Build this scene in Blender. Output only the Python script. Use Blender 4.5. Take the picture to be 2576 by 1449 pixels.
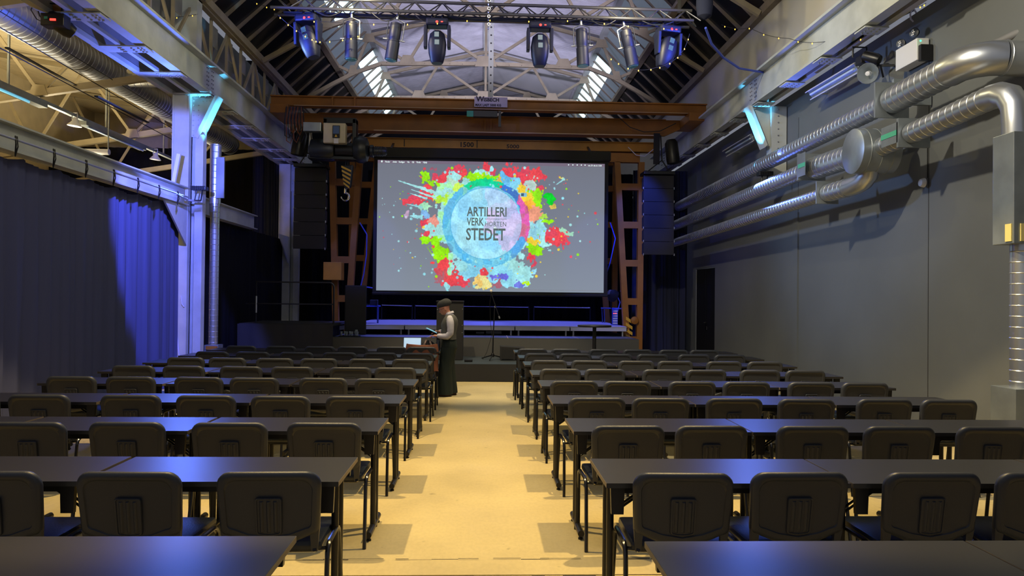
import bpy, bmesh, math, random
import numpy as np
from mathutils import Vector, Matrix
random.seed(7)
D=bpy.data; SC=bpy.context.scene; COL=SC.collection
for o in list(D.objects): D.objects.remove(o)
PI=math.pi
# ------------------------------------------------------------------ camera
F=1850.0; CX,CY=1288.0,724.5; EYE=1.65
YAW=math.atan(72/F); PITCH=math.atan(21/F); ROLL=0.0105
fw=Vector((math.sin(YAW)*math.cos(PITCH),math.cos(YAW)*math.cos(PITCH),math.sin(PITCH)))
r0=fw.cross(Vector((0,0,1))).normalized(); u0=r0.cross(fw)
cr=r0*math.cos(ROLL)+u0*math.sin(ROLL); cu=-r0*math.sin(ROLL)+u0*math.cos(ROLL)
cam=D.cameras.new('camera'); co=D.objects.new('camera',cam); COL.objects.link(co)
cam.sensor_fit='HORIZONTAL'; cam.sensor_width=36; cam.lens=36*F/2576; cam.clip_end=200
m=Matrix((cr,cu,-fw)).transposed().to_4x4(); m.translation=Vector((0,0,EYE)); co.matrix_world=m
SC.camera=co
# ------------------------------------------------------------------ exposure, world
vs=SC.view_settings; SC.display_settings.display_device='sRGB'
vs.view_transform='Standard'; vs.look='None'; vs.gamma=1; vs.use_curve_mapping=False; vs.exposure=0.0
w=D.worlds.new('world'); SC.world=w; w.use_nodes=True
bg=w.node_tree.nodes['Background']; bg.inputs[0].default_value=(0.52,0.55,0.66,1); bg.inputs[1].default_value=0.36
# ------------------------------------------------------------------ lights
def light(name,kind,loc,power,color,aim=None,radius=0.1,angle=60,blend=0.3,size=None):
    l=D.lights.new(name,kind); l.energy=power; l.color=color
    if kind=='SPOT': l.spot_size=math.radians(angle); l.spot_blend=blend
    if kind in('SPOT','POINT'): l.shadow_soft_size=radius
    if kind=='AREA': l.shape='RECTANGLE'; l.size,l.size_y=size
    o=D.objects.new(name,l); COL.objects.link(o); o.location=loc
    if aim: o.rotation_euler=(Vector(aim)-Vector(loc)).to_track_quat('-Z','Y').to_euler()
    return o
WARM=(1.0,0.72,0.30); BLUE=(0.05,0.10,1.0); CYAN=(0.05,0.42,1.0)
for s in(-1,1):
    light('hall_lamp_light','SPOT',(2.1*s,6.3,6.05),1280,WARM,(2.1*s,6.4,0),0.05,76,0.12)
    light('front_lamp_light','SPOT',(1.6*s,11.6,7.6),1250,(1.0,0.80,0.48),(0.3*s,14.0,0.2),0.06,46,0.6)
    light('deck_wash_light','SPOT',(1.7*s,20.3,5.2),1500,(0.16,0.18,1.0),(1.75*s,18.9,1),0.1,62,0.5)
    light('ceiling_fill_light','SPOT',(2.3*s,13.0,7.3),700,(0.74,0.70,1.0),(0.9*s,23,9.6),0.3,62,0.6)  # added unseen spots that brighten the ceiling boards
    light('roof_fill_light','SPOT',(1.3*s,17.7,6.3),300,(0.74,0.72,1.0),(1.5*s,21.5,9.5),0.1,110,0.6)  # this pair and the next: added fill hidden behind the crane beams
    light('roof_fill_light','SPOT',(1.3*s,22.0,6.2),300,(0.74,0.72,1.0),(1.5*s,24.5,9.5),0.1,110,0.6)
    light('girder_fill_light','SPOT',(2.0*s,7.0,5.7),(650 if s>0 else 420),(0.93,0.95,0.86),(-5.1*s,12.8,6.5),0.3,36,0.7)  # added neutral fill from above the view, brightens runways and upper wall
    light('gear_wash_light','SPOT',(2.4*s,15.0,4.6),300,(0.08,0.12,1.0),(2.9*s,18.3,1.5),0.05,40,0.5)
for y_,p_ in((7,1000),(11,850),(15,420),(19,200)): light('aisle_lamp_light','SPOT',(-8.4,y_,3.9),p_,(1.0,0.84,0.55),(-8.9,y_,7.5),0.3,138,0.6)
light('hall_fill_light','AREA',(0,5.0,7.4),130,(1.0,0.93,0.80),(0,9,0),size=(3.5,3.5))
light('wall_lamp_light','SPOT',(-1.0,5.5,7.2),1900,(1.0,0.88,0.66),(5.6,10.5,1.8),0.12,74,0.5)
light('truss_glow_light','POINT',(-2.0,10.7,5.99),75,(1.0,0.85,0.45),radius=0.02)
light('truss_glow_light','POINT',(2.15,10.7,5.97),75,(1.0,0.85,0.45),radius=0.02)
light('column_wash_light','SPOT',(-3.4,9.2,5.4),3600,(0.13,0.16,1.0),(-5.45,12.9,1.7),0.08,33,0.25)
light('column_wash_light','SPOT',(-4.3,9.3,3.6),2300,(0.13,0.17,1.0),(-5.45,13.4,4.0),0.08,26,0.4)
light('column_led_light','SPOT',(-4.74,13.15,3.8),600,(0.10,0.55,1.0),(-4.98,13.45,4.75),0.04,27,0.4)
light('column_led_light','SPOT',(4.80,13.15,3.9),600,(0.10,0.55,1.0),(5.03,13.45,4.75),0.04,27,0.4)
for s,x_,z_,p_ in((-1,-5.25,3.45,320),(1,4.8,3.75,230)):
    light('table_glow_light','SPOT',(x_,12.9,z_),p_,(0.10,0.20,1.0),(1.6*s,4,0.0),0.30,62,0.5)
    light('girder_uplight','SPOT',(s*4.95,12.2,4.1),420,(0.10,0.18,1.0),(s*5.3,11.0,5.3),0.06,100,0.6)
light('truss_end_light','SPOT',(-4.3,9.4,5.5),700,BLUE,(-2.2,11.2,5.5),0.06,46,0.6)
light('truss_end_light','SPOT',(4.3,9.4,5.5),700,BLUE,(2.2,11.2,5.5),0.06,46,0.6)
light('duct_wash_light','SPOT',(-4.4,11.2,5.1),1500,(0.30,0.50,1.0),(5.1,11.5,3.8),0.25,40,0.8)
light('side_drape_light','SPOT',(3.0,15.6,5.3),700,BLUE,(4.3,18.9,2.0),0.1,40,0.6)
# ------------------------------------------------------------------ materials
def lin(c): return tuple(((x/255)/12.92 if x/255<=0.04045 else ((x/255+0.055)/1.055)**2.4) for x in c)+(1,)
def mat(name,rgb,rough=0.6,metal=0.0,spec=0.5,noise=0,nscale=6,bump=0,bscale=60,emit=None,estr=0,trans=0,alpha=1,rgb2=None,coat=0):
    m=D.materials.new(name); m.use_nodes=True; nt=m.node_tree; b=nt.nodes['Principled BSDF']
    c=lin(rgb); b.inputs['Base Color'].default_value=c; b.inputs['Roughness'].default_value=rough
    b.inputs['Metallic'].default_value=metal; b.inputs['Specular IOR Level'].default_value=spec
    b.inputs['Coat Weight'].default_value=coat
    if trans: b.inputs['Transmission Weight'].default_value=trans
    if alpha<1: b.inputs['Alpha'].default_value=alpha
    tc=nt.nodes.new('ShaderNodeTexCoord')
    if noise or rgb2:
        n=nt.nodes.new('ShaderNodeTexNoise'); n.inputs['Scale'].default_value=nscale; n.inputs['Detail'].default_value=5
        nt.links.new(tc.outputs['Object'],n.inputs['Vector'])
        r=nt.nodes.new('ShaderNodeValToRGB'); e=r.color_ramp.elements
        c2=lin(rgb2) if rgb2 else tuple(x*(1-noise) for x in c[:3])+(1,)
        e[0].position=0.35; e[0].color=c2; e[1].position=0.65; e[1].color=c
        nt.links.new(n.outputs[0],r.inputs[0]); nt.links.new(r.outputs[0],b.inputs['Base Color'])
    if bump:
        n=nt.nodes.new('ShaderNodeTexNoise'); n.inputs['Scale'].default_value=bscale; n.inputs['Detail'].default_value=3
        nt.links.new(tc.outputs['Object'],n.inputs['Vector'])
        bp=nt.nodes.new('ShaderNodeBump'); bp.inputs['Strength'].default_value=bump; bp.inputs['Distance'].default_value=0.01
        nt.links.new(n.outputs[0],bp.inputs['Height']); nt.links.new(bp.outputs[0],b.inputs['Normal'])
    if emit: b.inputs['Emission Color'].default_value=lin(emit); b.inputs['Emission Strength'].default_value=estr
    return m
M={}
def dm(k,*a,**kw): M[k]=mat(k,*a,**kw)
dm('beam_paint',(178,182,176),0.55,noise=0.18,nscale=3,bump=0.15,bscale=25)
dm('beam_dark',(120,120,122),0.6,noise=0.2,nscale=3)
dm('truss_cream',(146,134,110),0.6,noise=0.2,nscale=4)
dm('aisle_cream',(158,146,116),0.6,noise=0.15,nscale=3)
dm('roof_board',(196,194,200),0.65,noise=0.12,nscale=4)
dm('aisle_board',(230,216,178),0.65,noise=0.12,nscale=3)
dm('upper_wall',(176,172,162),0.75,noise=0.06,nscale=1.2)
dm('grey_wall',(98,102,104),0.62,noise=0.10,nscale=1.1,bump=0.08,bscale=8)
dm('dark_pane',(20,24,30),0.25,spec=0.6)
dm('grey_pane',(105,112,118),0.35,noise=0.25,nscale=1.5,emit=(120,135,150),estr=0.34)  # glow put into the panes for dim daylight and reflections
dm('day_pane',(210,235,240),0.3,emit=(200,235,245),estr=2.0)
dm('rafter',(118,106,90),0.6,noise=0.2)
dm('crane_orange',(146,92,20),0.5,noise=0.22,nscale=3)
dm('crane_edge',(190,165,140),0.5)
dm('gantry_yellow',(178,122,30),0.5,noise=0.2,nscale=3)
dm('black_metal',(22,22,24),0.38,metal=0.2)
dm('matte_black',(16,16,18),0.75)
dm('machine_dark',(26,31,36),0.4,noise=0.3)
dm('drape',(15,16,22),0.95,spec=0.15)
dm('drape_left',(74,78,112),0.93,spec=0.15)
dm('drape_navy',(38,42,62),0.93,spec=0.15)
dm('riser_cloth',(30,30,33),0.85,bump=0.3,bscale=6)
dm('stage_cloth',(72,72,72),0.85,bump=0.25,bscale=5)
dm('stage_top',(58,66,72),0.45,noise=0.15)
dm('deck_top',(130,130,150),0.5)
dm('alu',(175,178,182),0.35,metal=0.8)
dm('galv',(196,200,204),0.33,metal=0.9,noise=0.06,nscale=3)
dm('galv_flat',(160,168,172),0.38,metal=0.7,noise=0.2,nscale=4)
dm('galv_dull',(150,153,160),0.5,metal=0.8,noise=0.15,nscale=3)
dm('chrome',(210,210,215),0.15,metal=1)
dm('table_top',(27,26,27),0.34,spec=0.8)
dm('table_edge',(110,98,80),0.55)
dm('table_steel',(34,33,34),0.38,metal=0.3)
dm('chair_plastic',(46,49,56),0.42,bump=0.12,bscale=300)
dm('chair_seat',(22,32,46),0.38,bump=0.1,bscale=120)
dm('chair_tube',(20,20,22),0.22,spec=0.7)
dm('white_plastic',(205,205,205),0.45)
dm('cream_box',(185,175,150),0.5,noise=0.1)
dm('lavender_metal',(190,190,200),0.4)
dm('green_sticker',(70,160,130),0.6)
dm('amber_bulb',(255,200,90),0.4,emit=(255,196,70),estr=2.5)
dm('green_led',(60,255,140),0.4,emit=(40,255,130),estr=6)
dm('red_led',(255,60,50),0.4,emit=(255,50,40),estr=4)
dm('mover_body',(16,21,46),0.5)
dm('lens_glass',(60,90,95),0.1,spec=0.9,emit=(70,110,115),estr=0.25)
dm('cable',(18,18,20),0.55)
dm('cable_blue_lit_gear',(60,80,190),0.5)  # own blue of the power cable; on stage gear, blue light as colour
dm('rope_white',(190,190,215),0.6)
dm('skin',(186,128,104),0.55)
dm('shirt',(186,182,190),0.8,bump=0.25,bscale=18)
dm('vest',(74,74,70),0.85,bump=0.3,bscale=90)
dm('trousers',(20,33,27),0.85,noise=0.15,nscale=7)
dm('beanie',(48,50,50),0.9,bump=0.4,bscale=70)
dm('shoe',(70,38,26),0.5)
dm('coat',(120,68,44),0.85,noise=0.25,nscale=9)
dm('bag_black',(24,24,26),0.8)
dm('bag_strap',(110,92,86),0.8)
dm('bottle_grey',(96,100,104),0.3,metal=0.4)
dm('glass',(225,235,240),0.05,trans=0.85)
dm('laptop_screen',(180,210,235),0.4,emit=(160,192,228),estr=0.62)
dm('deck_edge',(176,176,184),0.4)
dm('truss_metal',(84,84,88),0.32,metal=0.6)
dm('tablet_screen',(120,180,210),0.3,emit=(110,175,205),estr=0.6)
dm('hoist_screen',(60,85,130),0.4)
dm('hazard_yellow',(205,160,40),0.5)
dm('tape_beige',(205,190,120),0.7)
dm('ink',(40,38,38),0.7)
dm('sign_white',(185,175,180),0.6)
dm('tube_light',(120,190,210),0.4,emit=(110,190,220),estr=0.9)
dm('strip_dim',(170,185,205),0.4)
dm('logo_ink',(90,100,100),0.7,emit=(86,104,106),estr=0.85)
dm('menu_text',(225,240,240),0.7,emit=(215,240,240),estr=1.0)
dm('floor_sheet',(150,140,120),0.7)
# floor: worn painted boards / concrete
def floor_mat():
    m=D.materials.new('painted_floor'); m.use_nodes=True; nt=m.node_tree; b=nt.nodes['Principled BSDF']; L=nt.links
    tc=nt.nodes.new('ShaderNodeTexCoord'); 
    def noise(s,det=6,sc=(1,1,1)):
        mp=nt.nodes.new('ShaderNodeMapping'); mp.inputs['Scale'].default_value=sc; L.new(tc.outputs['Object'],mp.inputs[0])
        n=nt.nodes.new('ShaderNodeTexNoise'); n.inputs['Scale'].default_value=s; n.inputs['Detail'].default_value=det; L.new(mp.outputs[0],n.inputs[0]); return n
    def ramp(src,stops):
        r=nt.nodes.new('ShaderNodeValToRGB'); e=r.color_ramp.elements
        while len(e)<len(stops): e.new(0.5)
        for k,(p,c) in enumerate(stops): e[k].position=p; e[k].color=lin(c) if isinstance(c,tuple) else (c,c,c,1)
        L.new(src,r.inputs[0]); return r
    base=ramp(noise(1.3).outputs[0],[(0.3,(184,168,122)),(0.5,(196,179,130)),(0.7,(204,187,136))])
    spots=ramp(noise(9,3).outputs[0],[(0.26,0.55),(0.31,1.0)])
    fine=ramp(noise(40,4,(1,.5,1)).outputs[0],[(0.35,0.9),(0.6,1.0)])
    mx=nt.nodes.new('ShaderNodeMixRGB'); mx.blend_type='MULTIPLY'; mx.inputs[0].default_value=0.6; L.new(base.outputs[0],mx.inputs[1]); L.new(spots.outputs[0],mx.inputs[2])
    m2=nt.nodes.new('ShaderNodeMixRGB'); m2.blend_type='MULTIPLY'; m2.inputs[0].default_value=0.7; L.new(mx.outputs[0],m2.inputs[1]); L.new(fine.outputs[0],m2.inputs[2])
    L.new(m2.outputs[0],b.inputs['Base Color']); b.inputs['Roughness'].default_value=0.55
    bp=nt.nodes.new('ShaderNodeBump'); bp.inputs['Strength'].default_value=0.25; bp.inputs['Distance'].default_value=0.01
    L.new(noise(14,6,(0.4,1,1)).outputs[0],bp.inputs['Height']); L.new(bp.outputs[0],b.inputs['Normal'])
    return m
M['floor']=floor_mat()
# ------------------------------------------------------------------ helpers
OFF={}; CH={}
def tag(o,label=None,cat=None,group=None,kind=None):
    if label: o['label']=label
    if cat: o['category']=cat
    if group: o['group']=group
    if kind: o['kind']=kind
    return o
def thing(name,label,cat,loc=(0,0,0),group=None):
    o=D.objects.new(name,None); COL.objects.link(o); o.location=loc; o.empty_display_size=0.1
    OFF[o]=Vector(loc); CH[o]=[]
    return tag(o,label,cat,group)
def link(o,parent):
    COL.objects.link(o)
    if parent is not None: o.parent=parent; CH.setdefault(parent,[]).append(o); OFF[o]=OFF.get(parent,Vector())
    return o
def dup(o,loc=None,parent=None,label=None,group=None,rz=None):
    c=o.copy(); COL.objects.link(c)
    if parent is not None: c.parent=parent
    if loc is not None: c.location=loc
    if rz is not None: c.rotation_euler=(0,0,rz)
    if label: c['label']=label
    if group: c['group']=group
    for k in CH.get(o,[]): dup(k,parent=c)
    return c
class MB:
    def __init__(s): s.v=[]; s.f=[]
    def add(s,vs,fs):
        n=len(s.v); s.v+= [tuple(p) for p in vs]; s.f+=[tuple(i+n for i in f) for f in fs]; return s
    def hexa(s,p): return s.add(p,[(0,3,2,1),(4,5,6,7),(0,1,5,4),(1,2,6,5),(2,3,7,6),(3,0,4,7)])
    def box(s,x0,x1,y0,y1,z0,z1,mx=None):
        p=[Vector(q) for q in((x0,y0,z0),(x1,y0,z0),(x1,y1,z0),(x0,y1,z0),(x0,y0,z1),(x1,y0,z1),(x1,y1,z1),(x0,y1,z1))]
        if mx is not None: p=[mx@q for q in p]
        return s.hexa(p)
    def bar(s,a,b,w,h,up=(0,0,1)):
        a=Vector(a);b=Vector(b);d=(b-a).normalized();u=Vector(up)
        if abs(d.dot(u))>0.98: u=Vector((0,1,0))
        r=d.cross(u).normalized();u=r.cross(d)
        q=lambda c,i,j:c+r*(w/2*i)+u*(h/2*j)
        return s.hexa([q(a,-1,-1),q(a,1,-1),q(b,1,-1),q(b,-1,-1),q(a,-1,1),q(a,1,1),q(b,1,1),q(b,-1,1)])
    def ibeam(s,a,b,h,w,tf=0.025,tw=0.02,up=(0,0,1)):
        a=Vector(a);b=Vector(b);u=Vector(up)
        s.bar(a,b,tw,h-2*tf,up); s.bar(a+u*(h/2-tf/2),b+u*(h/2-tf/2),w,tf,up); s.bar(a-u*(h/2-tf/2),b-u*(h/2-tf/2),w,tf,up); return s
    def tube(s,pts,r,n=8,caps=True):
        pts=[Vector(p) for p in pts]; R=r if isinstance(r,(list,tuple)) else [r]*len(pts)
        d=(pts[1]-pts[0]).normalized(); u=Vector((0,0,1)) if abs(d.z)<0.9 else Vector((0,1,0)); u=(u-d*u.dot(d)).normalized()
        vs=[];fs=[]
        for i,p in enumerate(pts):
            if i==0: t=(pts[1]-p)
            elif i==len(pts)-1: t=(p-pts[i-1])
            else: t=(pts[i+1]-p).normalized()+(p-pts[i-1]).normalized()
            t=t.normalized() if t.length>1e-9 else d
            u=(u-t*u.dot(t)).normalized(); w=t.cross(u)
            for k in range(n):
                a=2*PI*k/n; vs.append(p+(u*math.cos(a)+w*math.sin(a))*R[i])
        for i in range(len(pts)-1):
            for k in range(n):
                a=i*n+k;b=i*n+(k+1)%n; fs.append((a,b,b+n,a+n))
        if caps: fs.append(tuple(range(n-1,-1,-1))); fs.append(tuple(range((len(pts)-1)*n,len(pts)*n)))
        return s.add(vs,fs)
    def lathe(s,prof,o=(0,0,0),axis=(0,0,1),n=20):
        o=Vector(o); ax=Vector(axis).normalized(); return s.tube2([o+ax*z for r_,z in prof],[max(r_,1e-4) for r_,z in prof],ax,n)
    def tube2(s,pts,R,ax,n):
        u=Vector((0,0,1)) if abs(ax.z)<0.9 else Vector((1,0,0)); u=(u-ax*u.dot(ax)).normalized(); w=ax.cross(u); vs=[];fs=[]
        for p,r_ in zip(pts,R):
            for k in range(n):
                a=2*PI*k/n; vs.append(p+(u*math.cos(a)+w*math.sin(a))*r_)
        for i in range(len(pts)-1):
            for k in range(n):
                a=i*n+k;b=i*n+(k+1)%n; fs.append((a,b,b+n,a+n))
        fs.append(tuple(range(n-1,-1,-1))); fs.append(tuple(range((len(pts)-1)*n,len(pts)*n)))
        return s.add(vs,fs)
    def loft(s,rings,closed=True,caps=True):
        n=len(rings[0]); vs=[p for r_ in rings for p in r_]; fs=[]
        for i in range(len(rings)-1):
            for k in range(n if closed else n-1):
                a=i*n+k;b=i*n+(k+1)%n; fs.append((a,b,b+n,a+n))
        if caps: fs.append(tuple(range(n-1,-1,-1))); fs.append(tuple(range((len(rings)-1)*n,len(rings)*n)))
        return s.add(vs,fs)
    def prism(s,poly,a,b,plane='xz'):
        n=len(poly)
        def P(p,t): return {'xz':(p[0],t,p[1]),'yz':(t,p[0],p[1]),'xy':(p[0],p[1],t)}[plane]
        vs=[P(p,a) for p in poly]+[P(p,b) for p in poly]
        fs=[tuple(range(n)),tuple(range(2*n-1,n-1,-1))]+[(i,i+n,(i+1)%n+n,(i+1)%n) for i in range(n)]
        return s.add(vs,fs)
    def dots(s,pts,nrm,r=0.012,h=0.01):
        for p in pts: s.lathe([(r,0),(r*0.8,h*0.7),(r*0.3,h)],p,nrm,6)
        return s
    def build(s,name,mt,parent=None,smooth=False,label=None,kind=None,bevel=0,ang=38,loc=None):
        off=OFF.get(parent,Vector()) if parent is not None else Vector()
        if loc is not None: off=Vector(loc)
        me=D.meshes.new(name); me.from_pydata([(x-off.x,y-off.y,z-off.z) for x,y,z in s.v],[],s.f); me.update()
        bm=bmesh.new(); bm.from_mesh(me); bmesh.ops.recalc_face_normals(bm,faces=bm.faces)
        if bevel: bmesh.ops.bevel(bm,geom=[e for e in bm.edges if len(e.link_faces)==2 and e.calc_face_angle(0)>0.6],offset=bevel,segments=2,affect='EDGES',profile=0.6)
        if smooth:
            for f in bm.faces: f.smooth=True
            for e in bm.edges:
                if len(e.link_faces)==2 and e.calc_face_angle(0)>math.radians(ang): e.smooth=False
        bm.to_mesh(me); bm.free()
        if mt: me.materials.append(M[mt] if isinstance(mt,str) else mt)
        o=D.objects.new(name,me); link(o,parent)
        if loc is not None: o.location=loc; OFF[o]=Vector(loc)
        if label: o['label']=label
        if kind: o['kind']=kind
        return o
def text(s,name,size,mt,parent,loc,normal_y=-1,sx=1,ext=0.002,bold=0,align='LEFT',rot=None,label=None):
    c=D.curves.new(name,'FONT'); c.body=s; c.size=size; c.extrude=ext; c.offset=bold; c.align_x=align; c.resolution_u=2
    t=D.objects.new(name+'_tmp',c); me=D.meshes.new_from_object(t); D.objects.remove(t); me.name=name
    mx=Matrix.Rotation(PI/2,4,'X')@Matrix.Diagonal((sx,1,1,1))
    if rot is not None: mx=rot@mx
    me.transform(Matrix.Translation(Vector(loc)-OFF.get(parent,Vector()))@mx)
    me.materials.clear(); me.materials.append(M[mt]); o=D.objects.new(name,me); link(o,parent)
    if label:o['label']=label
    return o
def fit_text(s,name,mt,parent,x0,x1,z0,z1,y,ext=.002,bold=0):
    o=text(s,name,1.0,mt,parent,(0,y,0),ext=ext,bold=bold); me=o.data; vx=[v.co.x for v in me.vertices]; vz=[v.co.z for v in me.vertices]
    a,b,c,d=min(vx),max(vx),min(vz),max(vz); of=OFF.get(parent,Vector())
    for v in me.vertices: v.co.x=x0-of.x+(v.co.x-a)/(b-a)*(x1-x0); v.co.z=z0-of.z+(v.co.z-c)/(d-c)*(z1-z0)
    return o
def P(px,py,Y):   # a measured sight line met with the real depth Y
    d=fw+cr*((px-CX)/F)-cu*((py-CY)/F); return Vector((0,0,EYE))+d*(Y/d.y)
def struct(mb,name,mt,**k): return mb.build(name,mt,kind='structure',**k)
def arc(c,r,a0,a1,n,plane='xz'):
    out=[]
    for i in range(n+1):
        a=a0+(a1-a0)*i/n; x=r*math.cos(a); z=r*math.sin(a)
        out.append({'xz':(c[0]+x,c[1],c[2]+z),'yz':(c[0],c[1]+x,c[2]+z),'xy':(c[0]+x,c[1]+z,c[2])}[plane])
    return out
# ================================================================== STRUCTURE
XW=5.6
f=MB(); f.box(-12.5,XW+.3,-2,30,-0.2,0); fl=struct(f,'floor','floor')
# raised threshold strips and cracks on the near floor
s=MB(); s.box(-0.9,5.4,4.36,4.60,0.0,0.006); s.box(-5.2,-0.9,4.36,4.60,0,0.006)
s.build('floor_strip','floor',fl)
s=MB()
for yy,a in((4.62,.012),(4.33,.02),(3.86,.014)):
    x=-1.4
    while x<1.9:
        x2=x+random.uniform(.05,.22); w_=random.uniform(.002,a); y1=yy+random.uniform(-.012,.012)
        if random.random()<.8: s.box(x,x2,y1-w_/2,y1+w_/2,0.0062,0.0072)
        x=x2
s.build('floor_crack','ink',fl,kind='stuff')
def wall(name,mb,mt): return struct(mb,name,mt)
mw=MB(); mw.box(XW,XW+.25,-2,17.6,0,5.4); mw.box(XW,XW+.25,17.6,19.2,2.42,5.4); mw.box(XW,XW+.25,19.2,30,0,5.4); wr=wall('wall_right',mw,'grey_wall')
for yy in (7.3,9.05,12.9):
    MB().box(XW-.004,XW,yy-.004,yy+.004,0,4.9).build('seam','ink',wr)
MB().box(XW-.03,XW+.0,12.86,13.05,0,3.2).build('pilaster_strip','grey_wall',wr)
struct(MB().box(5.25,5.35,-2,30,5.3,7.02),'wall_upper_right','upper_wall')
struct(MB().box(-5.75,-5.65,3,23.8,6.38,7.15),'wall_upper_left','beam_dark')
struct(MB().box(-12.6,-12.4,-2,30,0,8),'wall_left','aisle_board')
struct(MB().box(-12.5,XW+.2,29.8,30,0,11),'wall_back','drape')
struct(MB().box(-12.5,-5.6,23.8,24,0,8),'wall_aisle_end','aisle_board')
def sthing(name,loc=(0,0,0)):
    o=D.objects.new(name,None); COL.objects.link(o); o.location=loc; OFF[o]=Vector(loc); CH[o]=[]; o['kind']='structure'; return o
dr=sthing('door_1',(XW,18.4,0))
for a,b in((17.62,18.38),(18.42,19.18)): MB().box(XW+.02,XW+.07,a,b,0.01,2.4).build('door_leaf','drape',dr,bevel=.004)
MB().tube([(XW-.05,18.3,1.05),(XW-.05,18.18,1.05)],.012).tube([(XW+.02,18.3,1.05),(XW-.05,18.3,1.05)],.01).build('door_handle','chrome',dr,smooth=True)
MB().box(XW-.005,XW+.02,18.26,18.34,.86,.94).build('lock_plate','chrome',dr)
# ---- roof geometry
EX,EZ=5.2,7.1; TX,TZ=3.27,8.95; MX,MZ=4.14,8.06; RZ=9.8
for side in(-1,1):
    rs=sthing('ceiling_left_glazing' if side<0 else 'ceiling_right_glazing',(0,0,0))
    y0=7.0; ys=[y0+.7*k for k in range(33)]
    for i,ya in enumerate(ys[:-1]):
        big=abs(((ya-10.0)/3.5)-round((ya-10.0)/3.5))<.05
        w_=.13 if big else .055
        MB().bar((side*EX,ya,EZ),(side*TX,ya,TZ),w_,w_*1.1).build('rafter','rafter' if not big else 'truss_cream',rs)
        ya+=.03; yb=ya+.7-.06
        def pane(xa,za,xb,zb,mt,nm='pane'):
            MB().add([(side*xa,ya,za+.04),(side*xa,yb,za+.04),(side*xb,yb,zb+.04),(side*xb,ya,zb+.04),(side*xa,ya,za+.06),(side*xa,yb,za+.06),(side*xb,yb,zb+.06),(side*xb,ya,zb+.06)],
              [(0,1,2,3),(7,6,5,4),(0,4,5,1),(1,5,6,2),(2,6,7,3),(3,7,4,0)]).build(nm,mt,rs)
        pane(EX,EZ,MX,MZ,'dark_pane')
        k=0.42; mx_,mz_=MX+(TX-MX)*k,MZ+(TZ-MZ)*k
        pane(MX,MZ,mx_,mz_,'grey_pane' if ya>15.5 else 'dark_pane')
        day=(21.5<ya<28) or (15.8<ya<18.3 and side<0)
        pane(mx_,mz_,TX,TZ,'day_pane' if day else ('grey_pane' if ya>15.5 else 'dark_pane'))
    MB().bar((side*MX,7,MZ-.08),(side*MX,29,MZ-.08),.16,.10).build('purlin','truss_cream',rs)
    MB().bar((side*TX,7,TZ+.02),(side*TX,29,TZ+.02),.16,.16).build('purlin','beam_paint',rs)
    MB().bar((side*EX,7,EZ-.05),(side*EX,29,EZ-.05),.14,.16).build('eave_plate','truss_cream' if side<0 else 'rafter',rs)
def boards(name,mt,xa,za,xb,zb,y0,y1,step,gap=.016,dep=.02):
    vs=[];fs=[];y=y0;prof=[]
    while y<y1: prof+=[(y,0),(y+step-gap,0),(y+step-gap*.7,dep),(y+step-gap*.3,dep)]; y+=step
    for yy,d in prof: vs+=[(xa,yy,za+d),(xb,yy,zb+d)]
    for i in range(len(prof)-1): fs.append((2*i,2*i+1,2*i+3,2*i+2))
    o=MB().add(vs,fs).build(name,mt,kind='structure'); return o
boards('ceiling_left_slope','roof_board',-TX,TZ+.06,0,RZ,6.5,29.8,.14)
boards('ceiling_right_slope','roof_board',TX,TZ+.06,0,RZ,6.5,29.8,.14)
MB().add([(.1,24.2,RZ-.05),(3.1,24.2,TZ+.08),(3.1,27.4,TZ+.08),(.1,27.4,RZ-.05),(.1,24.2,RZ-.03),(3.1,24.2,TZ+.10),(3.1,27.4,TZ+.10),(.1,27.4,RZ-.03)],[(0,1,2,3),(7,6,5,4),(0,4,5,1),(1,5,6,2),(2,6,7,3),(3,7,4,0)]).build('ceiling_panel','white_plastic',kind='structure')
struct(MB().bar((0,6.5,RZ-.08),(0,29.8,RZ-.08),.14,.14),'trim_1','beam_paint')
# aisle roof (left)
boards('ceiling_aisle','aisle_board',-5.72,6.36,-12.4,7.35,3,24,.19,.035,.03)
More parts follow.
